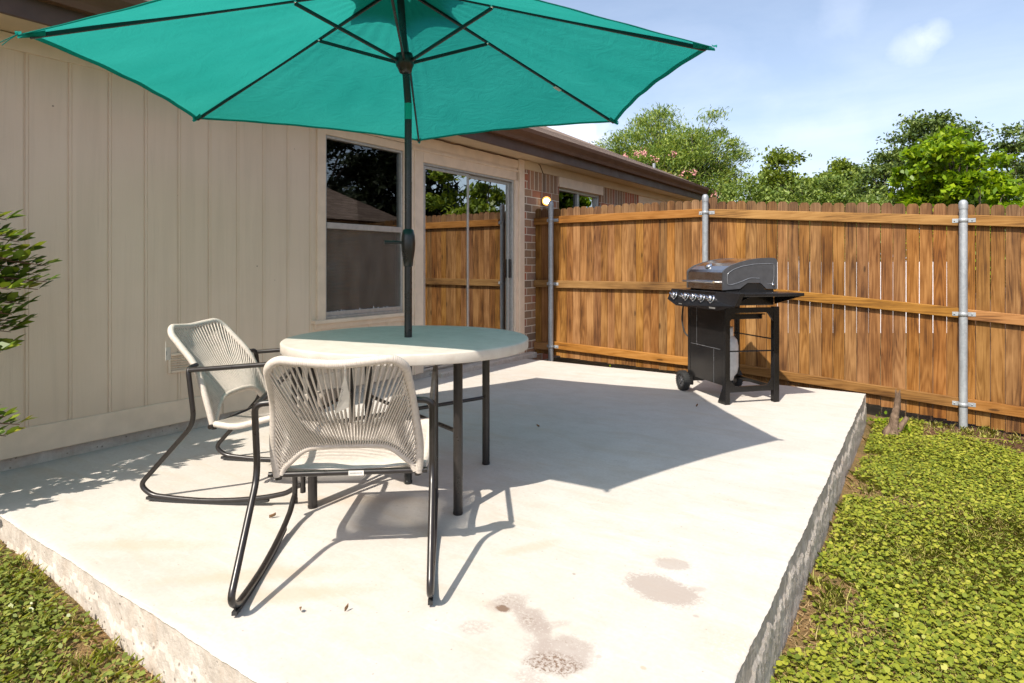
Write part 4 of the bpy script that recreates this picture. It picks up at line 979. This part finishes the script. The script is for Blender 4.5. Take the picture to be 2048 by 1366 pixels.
# pale wall beyond the fence that shows through the gaps
nbw=MB(); xa,ya=at(1545,9.2); xb,yb=at(1900,9.2); nbw.bar((xa,ya,.62),(xb,yb,.62),.1,1.05); tag(nbw.build('pale_wall',M['white'],None,rel=((xa+xb)/2,(ya+yb)/2,0)),'pale wall seen only as bright slits between fence boards right of the grill','wall')

# photinia at the left picture edge
def shrub():
    r=np.random.default_rng(61); bx,by=-3.88,.56; z0=gz(bx,by)
    root=empty('photinia_shrub',(bx,by,z0),'glossy green photinia shrub against the siding at the left edge','shrub')
    mb=MB(); leaves=[]
    def sprig(a,b,n,L):
        a=Vector(a);b=Vector(b); m=a.lerp(b,.55)+Vector((0,0,.06)); P=[a,m,b]; mb.tube([a,a.lerp(m,.5),m,m.lerp(b,.5),b],[.006,.005,.004,.003,.0018],5)
        for i in range(n):
            t=.30+.7*(i/(n-1))**.9; p=(a.lerp(m,t/.55) if t<.55 else m.lerp(b,(t-.55)/.45)); dirn=(b-a).normalized()
            th=i*2.4+r.random()*.7; q=Vector((math.cos(th),math.sin(th),.25)); q=q-dirn*q.dot(dirn)*.5
            dv=(dirn*(.35+.9*t*t)+q*.85+Vector((0,0,-.15+.2*t))).normalized(); l=L*r.uniform(.65,1.15)
            leaves.append((np.array(p)+np.array(dv)*l*.55,np.array(dv),np.array((r.normal()*.35,r.normal()*.35,1.0)),l))
    # visible sprigs reach out to the right of the bush, the hidden crown behind the picture edge makes the shade
    vis=[(20,436,2.9),(45,480,2.95),(55,520,2.95),(98,527,2.92),(100,560,2.9),(60,560,2.88),(75,545,3.0),(38,600,2.9),(50,640,2.92),(20,690,2.9),(12,560,2.85),(8,500,2.8),(10,620,2.8),(45,845,2.86),(18,868,2.8),(15,830,2.8),(30,515,2.8),(25,575,2.8),(40,545,2.86),(62,500,2.9),(70,535,2.95),(48,575,2.86),(30,625,2.85),(60,605,2.93),(28,660,2.88),(15,475,2.82),(82,575,2.95),(35,470,2.9),(18,600,2.84),(42,650,2.9),(8,700,2.82)]
    for px,py,d in vis:
        b=at3(px-6,py+4,d); a=Vector((bx+.1,by+.1,min(b.z-.12,1.2)));a=a.lerp(b,.35); sprig(a,b,13,.082)
    for i in range(95):
        u=unit(r.normal(size=(1,3)))[0]; rad=r.random()**.4
        c=Vector((bx+.12,by+.0,.98))+Vector((u[0]*.43*rad,u[1]*.36*rad,u[2]*.92*rad))
        if (c-co.location).dot(RT)/(c-co.location).dot(FW)>-.845: continue
        a=Vector((bx,by,max(z0+.1,c.z-.3))).lerp(c,.5); sprig(a,c,12,.085)
    for i in range(7):
        th=i*.9; mb.tube([(bx,by,z0-.05),(bx+.1*math.cos(th),by+.1*math.sin(th),.5),(bx+.2*math.cos(th),by+.2*math.sin(th),1.3)],[.014,.010,.005],6)
    C=np.array([l[0] for l in leaves]);D=np.array([l[1] for l in leaves]);Nn=np.array([l[2] for l in leaves]);L=np.array([l[3] for l in leaves])
    np_mesh('foliage',leaf_quads(C,D,Nn,L,L*.46,.05,6),6,LM['photinia'],root,tuple(root.location))
    mb.build('stem',M['stem'],root)
shrub()

# ground cover: broad low leaves and grass (nobody could count them)
def cover():
    r=np.random.default_rng(71)
    def noise2(x,y,s,ph): return np.sin(x*s+ph)*np.sin(y*s*1.13+ph*2)+.6*np.sin(x*s*2.3+y*s*1.1+ph*3)*np.sin(y*s*2.7-x*s*.9+ph)
    def scatter(n,x0,x1,y0,y1,tall,kind,yn=None):
        x=r.uniform(x0,x1,n); y=r.uniform(y0,y1,n)
        right=x>SX1-.05
        if kind=='clover': keep=noise2(x,y,2.1,1.0)+.5*noise2(x,y,5.1,.3)+r.normal(size=n)*.9>-1.0
        else: keep=noise2(x,y,2.6,4.0)+r.normal(size=n)*.8>-.9
        bare=noise2(x,y,3.3,2.2)>1.15; keep&=~(bare&(r.random(n)<.7))
        keep&=~((y>5.78+.22*np.sin(x*6+1)+.1*np.sin(x*17))&(x>-.1)&(r.random(n)<.93))
        edge=(x>SX1)&(x<SX1+.11+.07*np.sin(y*5)+.05*np.sin(y*13.7))&(np.sin(y*2.9+.7)>.0); keep&=~(edge&(r.random(n)<.95))
        le=(y<SY0)&(y>SY0-.13-.06*np.sin(x*5))&(x<-1.6); keep&=~(le&(r.random(n)<.45))
        slab=(x<SX1+.03)&(y>SY0-.03); keep&=~slab
        if kind!='clover': keep&=(y<6.44)
        return x[keep],y[keep]
    areas_c=[(72000,SX1,.95,1.5,6.4),(9000,.2,3.2,.2,6.4),(36000,-4.4,-1.2,-.2,.97),(4000,-6,3,-2,.3)]
    V=[];
    for n,x0,x1,y0,y1 in areas_c:
        x,y=scatter(n,x0,x1,y0,y1,0,'clover'); m=len(x); left=x<-1.0
        z=gzv(x,y)+lump(x,y)+r.random(m)**1.5*.035+.008
        th=r.uniform(0,2*np.pi,m); d=np.stack([np.cos(th),np.sin(th),r.normal(size=m)*.28],1); nn=np.stack([r.normal(size=m)*.24,r.normal(size=m)*.24-.28,np.ones(m)],1)
        L=np.where(left,.019,.0175)*r.uniform(.45,1.45,m); Wd=L*np.where(left,.62,.85)
        V.append(leaf_quads(np.stack([x,y,z],1),d,nn,L,Wd,.06,6))
    V=np.concatenate(V); right=V.reshape(-1,6,3)[:,0,0]>-1.0; V6=V.reshape(-1,6,3)
    o=np_mesh('clover_cover',V6[right].reshape(-1,3),6,leafmat('clover_leaf',[(.1,(.10,.14,.016)),(.35,(.19,.235,.022)),(.7,(.31,.335,.032)),(.9,(.42,.41,.06)),(1,(.46,.36,.12))],.5,.35),None)
    tag(o,'bright yellow-green clover-like ground cover right of the slab','ground cover',None,'stuff')
    o=np_mesh('frogfruit_cover',V6[~right].reshape(-1,3),6,leafmat('frogfruit_leaf',[(.1,(.10,.13,.025)),(.45,(.18,.22,.04)),(.8,(.27,.31,.07)),(.98,(.34,.29,.09))],.38,.3),None)
    tag(o,'darker small-leaved ground cover in front of the slab on the left','ground cover',None,'stuff')
    areas_g=[(85000,SX1,.95,1.5,6.43),(7000,.2,3.2,.2,6.4),(24000,-4.4,-1.2,-.2,.97),(3000,-6,3,-2,.3)]
    B=[]
    for n,x0,x1,y0,y1 in areas_g:
        x,y=scatter(n,x0,x1,y0,y1,0,'grass'); m=len(x); th=r.uniform(0,2*np.pi,m); h=.021*r.uniform(.5,1.7,m)+.022*np.clip(-noise2(x,y,2.1,1.0),0,1)*r.random(m); ln=r.uniform(.5,1.8,m)*h
        p=np.stack([x,y,gzv(x,y)+lump(x,y)-.003],1); dv=np.stack([np.cos(th)*ln,np.sin(th)*ln,h],1); s=np.stack([-np.sin(th),np.cos(th),np.zeros(m)],1)*.0017
        mid=p+dv*np.array([.35,.35,.62]); B.append(np.stack([p-s,p+s,mid+s*.8,p+dv,mid-s*.8],1).reshape(-1,3))
    # taller tufts along the slab, the fence and here and there in the lawn
    for (x0,x1,y0,y1,nc) in ((SX1+.04,SX1+.14,1.6,6.0,26),(-.2,.7,6.2,6.42,16),(SX1+.1,.7,1.8,5.6,46),(-3.6,-1.6,.80,.94,9)):
        cx=r.uniform(x0,x1,nc); cy=r.uniform(y0,y1,nc); m=nc*34; k=np.repeat(np.arange(nc),34); x=cx[k]+r.normal(size=m)*.016; y=cy[k]+r.normal(size=m)*.016
        ok=~((x<SX1+.02)&(y>SY0-.03)); x=x[ok];y=y[ok];m=len(x)
        th=r.uniform(0,2*np.pi,m); h=r.uniform(.02,.058,m); ln=r.uniform(.3,1.0,m)*h; p=np.stack([x,y,gzv(x,y)+lump(x,y)-.003],1); dv=np.stack([np.cos(th)*ln,np.sin(th)*ln,h],1); q=np.stack([-np.sin(th),np.cos(th),np.zeros(m)],1)*.0021
        mid=p+dv*np.array([.35,.35,.62]); B.append(np.stack([p-q,p+q,mid+q*.8,p+dv,mid-q*.8],1).reshape(-1,3))
    o=np_mesh('grass',np.concatenate(B),5,leafmat('grass_blade',[(.1,(.22,.27,.035)),(.45,(.34,.38,.05)),(.7,(.48,.44,.13)),(.97,(.60,.47,.22))],.55,.4),None)
    tag(o,'thin grass blades and dry straw among the ground cover','grass',None,'stuff')
    # dry thatch
    T=[]
    for n,x0,x1,y0,y1 in [(26000,SX1,.95,1.5,6.43),(9000,-4.4,-1.2,-.2,.97)]:
        x=r.uniform(x0,x1,n); y=r.uniform(y0,y1,n); k=(noise2(x,y,3.3,2.2)+r.normal(size=n)*.6>.35)&~((x<SX1+.02)&(y>SY0-.02)); x=x[k];y=y[k]; m=len(x)
        th=r.uniform(0,2*np.pi,m); d=np.stack([np.cos(th),np.sin(th),r.normal(size=m)*.12],1); T.append(leaf_quads(np.stack([x,y,gzv(x,y)+lump(x,y)+.008+r.random(m)*.012],1),d,np.tile([0,0,1.],(m,1)),.05*r.uniform(.5,1.5,m),np.full(m,.0035)))
    o=np_mesh('dry_thatch',np.concatenate(T),4,leafmat('straw',[(.1,(.16,.09,.04)),(.6,(.34,.22,.10)),(.95,(.50,.38,.20))],.8,.1),None)
    tag(o,'dry straw-coloured thatch in the bare spots of the lawn','grass',None,'stuff')
cover()
# dead stump by the fence
sx,sy=at(1783,4.95); sz=gz(sx,sy)
st=empty('dead_stump',(sx,sy,sz),'weathered dead stump with two broken stems near the fence','stump')
def knobby(pts,rad,seed,n=26):
    P=resample([Vector(p) for p in pts],.012); r=random.Random(seed); L=len(P); rr_=[]
    for i in range(L):
        f=i/(L-1)*(len(rad)-1); j=min(int(f),len(rad)-2); rr_.append((rad[j]*(1-f+j)+rad[j+1]*(f-j))*(1+.05*r.uniform(-1,1)))
    return [p+Vector((r.uniform(-.0025,.0025),r.uniform(-.0025,.0025),0)) for p in P],rr_
mb=MB(); b=Vector((sx,sy,sz)); mb.tube(*knobby([b+Vector((0,0,-.05)),b+RT*.01+Vector((0,0,.06)),b+RT*.02+Vector((0,0,.14)),b+RT*.045+Vector((0,0,.24)),b+RT*.05+Vector((0,0,.345))],[.050,.040,.031,.026,.020],1),9)
tp=b+RT*.05+Vector((0,0,.335))
for q in range(9):
    a_=q*.7; o_=Vector((math.cos(a_),math.sin(a_),0))*.013; mb.tube([tp+o_*.9-Vector((0,0,.10)),tp+o_,tp+o_*1.3+Vector((.004*math.sin(q*2),0,.015+.035*((q*5)%7)/7))],[.007,.006,.0015],5)
mb.build('stem',M['stump'],st)
mb=MB(); mb.tube(*knobby([b+RT*.03+Vector((0,0,.02)),b+RT*.08+Vector((0,0,.09)),b+RT*.125+Vector((0,0,.155))],[.03,.022,.017],2),8); mb.build('stem',M['stump'],st)
mb=MB(); mb.tube(*knobby([b+RT*-.05+Vector((0,0,-.03)),b+RT*-.03+Vector((0,0,.04)),b+RT*.0+Vector((0,0,.09))],[.03,.038,.02],3),8); mb.build('root_knot',M['stump'],st)
# weeds by the fence
def weed(px,py,d,n,label,seed,L=.05):
    r=np.random.default_rng(seed); c=np.array(at3(px,py,d)); c[2]=gz(c[0],c[1]); root=empty('weed',tuple(c),label,'weed')
    k=r.normal(size=(n,3))*np.array([.045,.03,.05]); k[:,2]=np.abs(k[:,2])+.02; pos=c+k
    np_mesh('foliage',leaf_quads(pos,unit(k+r.normal(size=(n,3))*.03),np.tile([0,0,1.],(n,1))+r.normal(size=(n,3))*.4,np.full(n,L)*r.uniform(.6,1.2,n),np.full(n,L*.5),.05,6),6,LM['lime'],root,tuple(c))
    mb=MB()
    for i in range(6): mb.tube([tuple(c),tuple(c+k[i]*.9)],.0015,4)
    mb.build('stem',M['stem'],root)
weed(2040,800,5.05,34,'leafy green weed growing by the fence at the right edge',1,.06)
weed(1815,815,4.95,26,'small green weed sprouting beside the dead stump',2,.045)
weed(1762,825,5.2,30,'low green weed at the slab corner by the fence',3,.045)
weed(1225,742,6.75,10,'tiny bright weed behind the slab, left of the grill',4,.03)
# bits lying on the slab
def leafbit(px,py,lab,seed,L=.03):
    r=random.Random(seed); x,y=onz(px,py); mb=MB(); a=r.random()*6
    d=Vector((math.cos(a),math.sin(a),0)); s=Vector((-d.y,d.x,0)); c=Vector((x,y,.004))
    mb.grid(lambda u,v: c+d*(u-.5)*L+s*(v-.5)*L*.45*math.sin(math.pi*(.08+.84*u))+Vector((0,0,.012*abs(v-.5)*2+.010*u*u)),6,4)
    o=mb.build('dry_leaf',M['dry'],None,rel=(x,y,0)); tag(o,lab,'leaf')
leafbit(545,1037,'curled dry leaf on the slab between the two chairs',1,.028); leafbit(601,1226,'small curled dry leaf under the nearest chair',2,.018); leafbit(693,1224,'tiny dry leaf fleck right of the curled one under the nearest chair',3,.014)
leafbit(1394,814,'dry leaf at the umbrella shadow edge before the grill',4,.03); leafbit(1076,855,'dark dry leaf in the umbrella shadow right of the table',5,.02); leafbit(1592,776,'small dry leaf behind the grill near the fence',6,.03)
# loose straw twigs on the mulch
mb=MB(); rr=random.Random(8); tx,ty=at(1930,4.9)
tw=empty('dry_twig',(tx,ty,gz(tx,ty)),'long thin dry twig lying on the bare soil by the right post','twig')
pts=[]; 
for i in range(9): q=at(1840+i*22,4.78+.03*math.sin(i*1.3)); pts.append((q[0],q[1],gz(*q)+.03))
mb.tube(pts,.004,5); mb.build('stem',M['dry'],tw)

# ------------------------------------------------------------------ sky and sun
w=bpy.data.worlds.new('World'); scene.world=w; w.use_nodes=True; nt=w.node_tree; nt.nodes.clear()
ld=Vector((-.042,.87,-1)).normalized(); elev=math.asin(-ld.z)
def wn(k,**kw):
    x=nt.nodes.new(k)
    for a,b in kw.items(): setattr(x,a,b)
    return x
sky=wn('ShaderNodeTexSky'); sky.sky_type='NISHITA'; sky.sun_disc=False; sky.sun_elevation=elev; sky.sun_rotation=math.pi; sky.altitude=150; sky.air_density=1.0; sky.dust_density=2.2; sky.ozone_density=1.0
tc=wn('ShaderNodeTexCoord'); mp=wn('ShaderNodeMapping'); mp.inputs['Scale'].default_value=(1.6,1.6,5.5); nt.links.new(tc.outputs['Generated'],mp.inputs[0])
nz=wn('ShaderNodeTexNoise'); nz.inputs['Scale'].default_value=1.5; nz.inputs['Detail'].default_value=8; nz.inputs['Roughness'].default_value=.62; nz.inputs['Distortion'].default_value=.5; nt.links.new(mp.outputs[0],nz.inputs['Vector'])
def mr(v,a,b,c=0,d=1):
    x=wn('ShaderNodeMapRange'); nt.links.new(v,x.inputs[0])
    for i,q in enumerate((a,b,c,d)): x.inputs[1+i].default_value=q
    return x.outputs[0]
def ma(op,a,b):
    x=wn('ShaderNodeMath',operation=op)
    for i,q in enumerate((a,b)):
        if isinstance(q,(int,float)): x.inputs[i].default_value=q
        else: nt.links.new(q,x.inputs[i])
    return x.outputs[0]
sepz=wn('ShaderNodeSeparateXYZ'); nt.links.new(tc.outputs['Generated'],sepz.inputs[0])
low=mr(sepz.outputs[2],.02,.36,1,0)
veil=ma('MULTIPLY',mr(nz.outputs['Fac'],.42,.78),.38)
veil=ma('ADD',ma('ADD',ma('MULTIPLY',low,.22),.16),ma('MULTIPLY',veil,ma('ADD',.35,low)))
nz2=wn('ShaderNodeTexNoise'); nz2.inputs['Scale'].default_value=17; nz2.inputs['Detail'].default_value=8; nz2.inputs['Roughness'].default_value=.6; nt.links.new(tc.outputs['Generated'],nz2.inputs['Vector'])
def puff(px,py,size,amt,veil):
    dv=(at3(px,py,1)-Vector((0,0,H))).normalized(); dp=wn('ShaderNodeVectorMath',operation='DISTANCE'); nt.links.new(tc.outputs['Generated'],dp.inputs[0]); dp.inputs[1].default_value=dv
    d=ma('ADD',ma('DIVIDE',dp.outputs['Value'],size),ma('MULTIPLY',ma('SUBTRACT',nz2.outputs['Fac'],.5),1.5)); return ma('ADD',veil,ma('MULTIPLY',mr(d,.25,.8,1,0),amt))
for px,py,s,a in ((1825,92,.036,.30),(1868,66,.026,.26),(1110,275,.13,.7),(1140,265,.05,.5),(1690,12,.05,.12),(1640,310,.12,.14)): veil=puff(px,py,s,a,veil)
veil=ma('MINIMUM',veil,1.0)
mx=wn('ShaderNodeMix',data_type='RGBA'); nt.links.new(veil,mx.inputs[0]); nt.links.new(sky.outputs[0],mx.inputs[6]); mx.inputs[7].default_value=(5.6,6.1,7.2,1)
bg=wn('ShaderNodeBackground'); bg.inputs[1].default_value=.125; nt.links.new(mx.outputs[2],bg.inputs[0]); ow=wn('ShaderNodeOutputWorld'); nt.links.new(bg.outputs[0],ow.inputs[0])
sl=bpy.data.lights.new('sun','SUN'); sl.energy=4.6; sl.angle=R(.53); sl.color=(1,.92,.80); so=bpy.data.objects.new('sun',sl); col.objects.link(so); so.rotation_euler=ld.to_track_quat('-Z','Y').to_euler(); so.location=(0,-10,12)
vs=scene.view_settings; scene.display_settings.display_device='sRGB'; vs.view_transform='Standard'; vs.look='None'; vs.exposure=.66; vs.gamma=1
scene.cycles.max_bounces=10; scene.cycles.diffuse_bounces=5; scene.cycles.transparent_max_bounces=12; scene.cycles.use_denoising=True
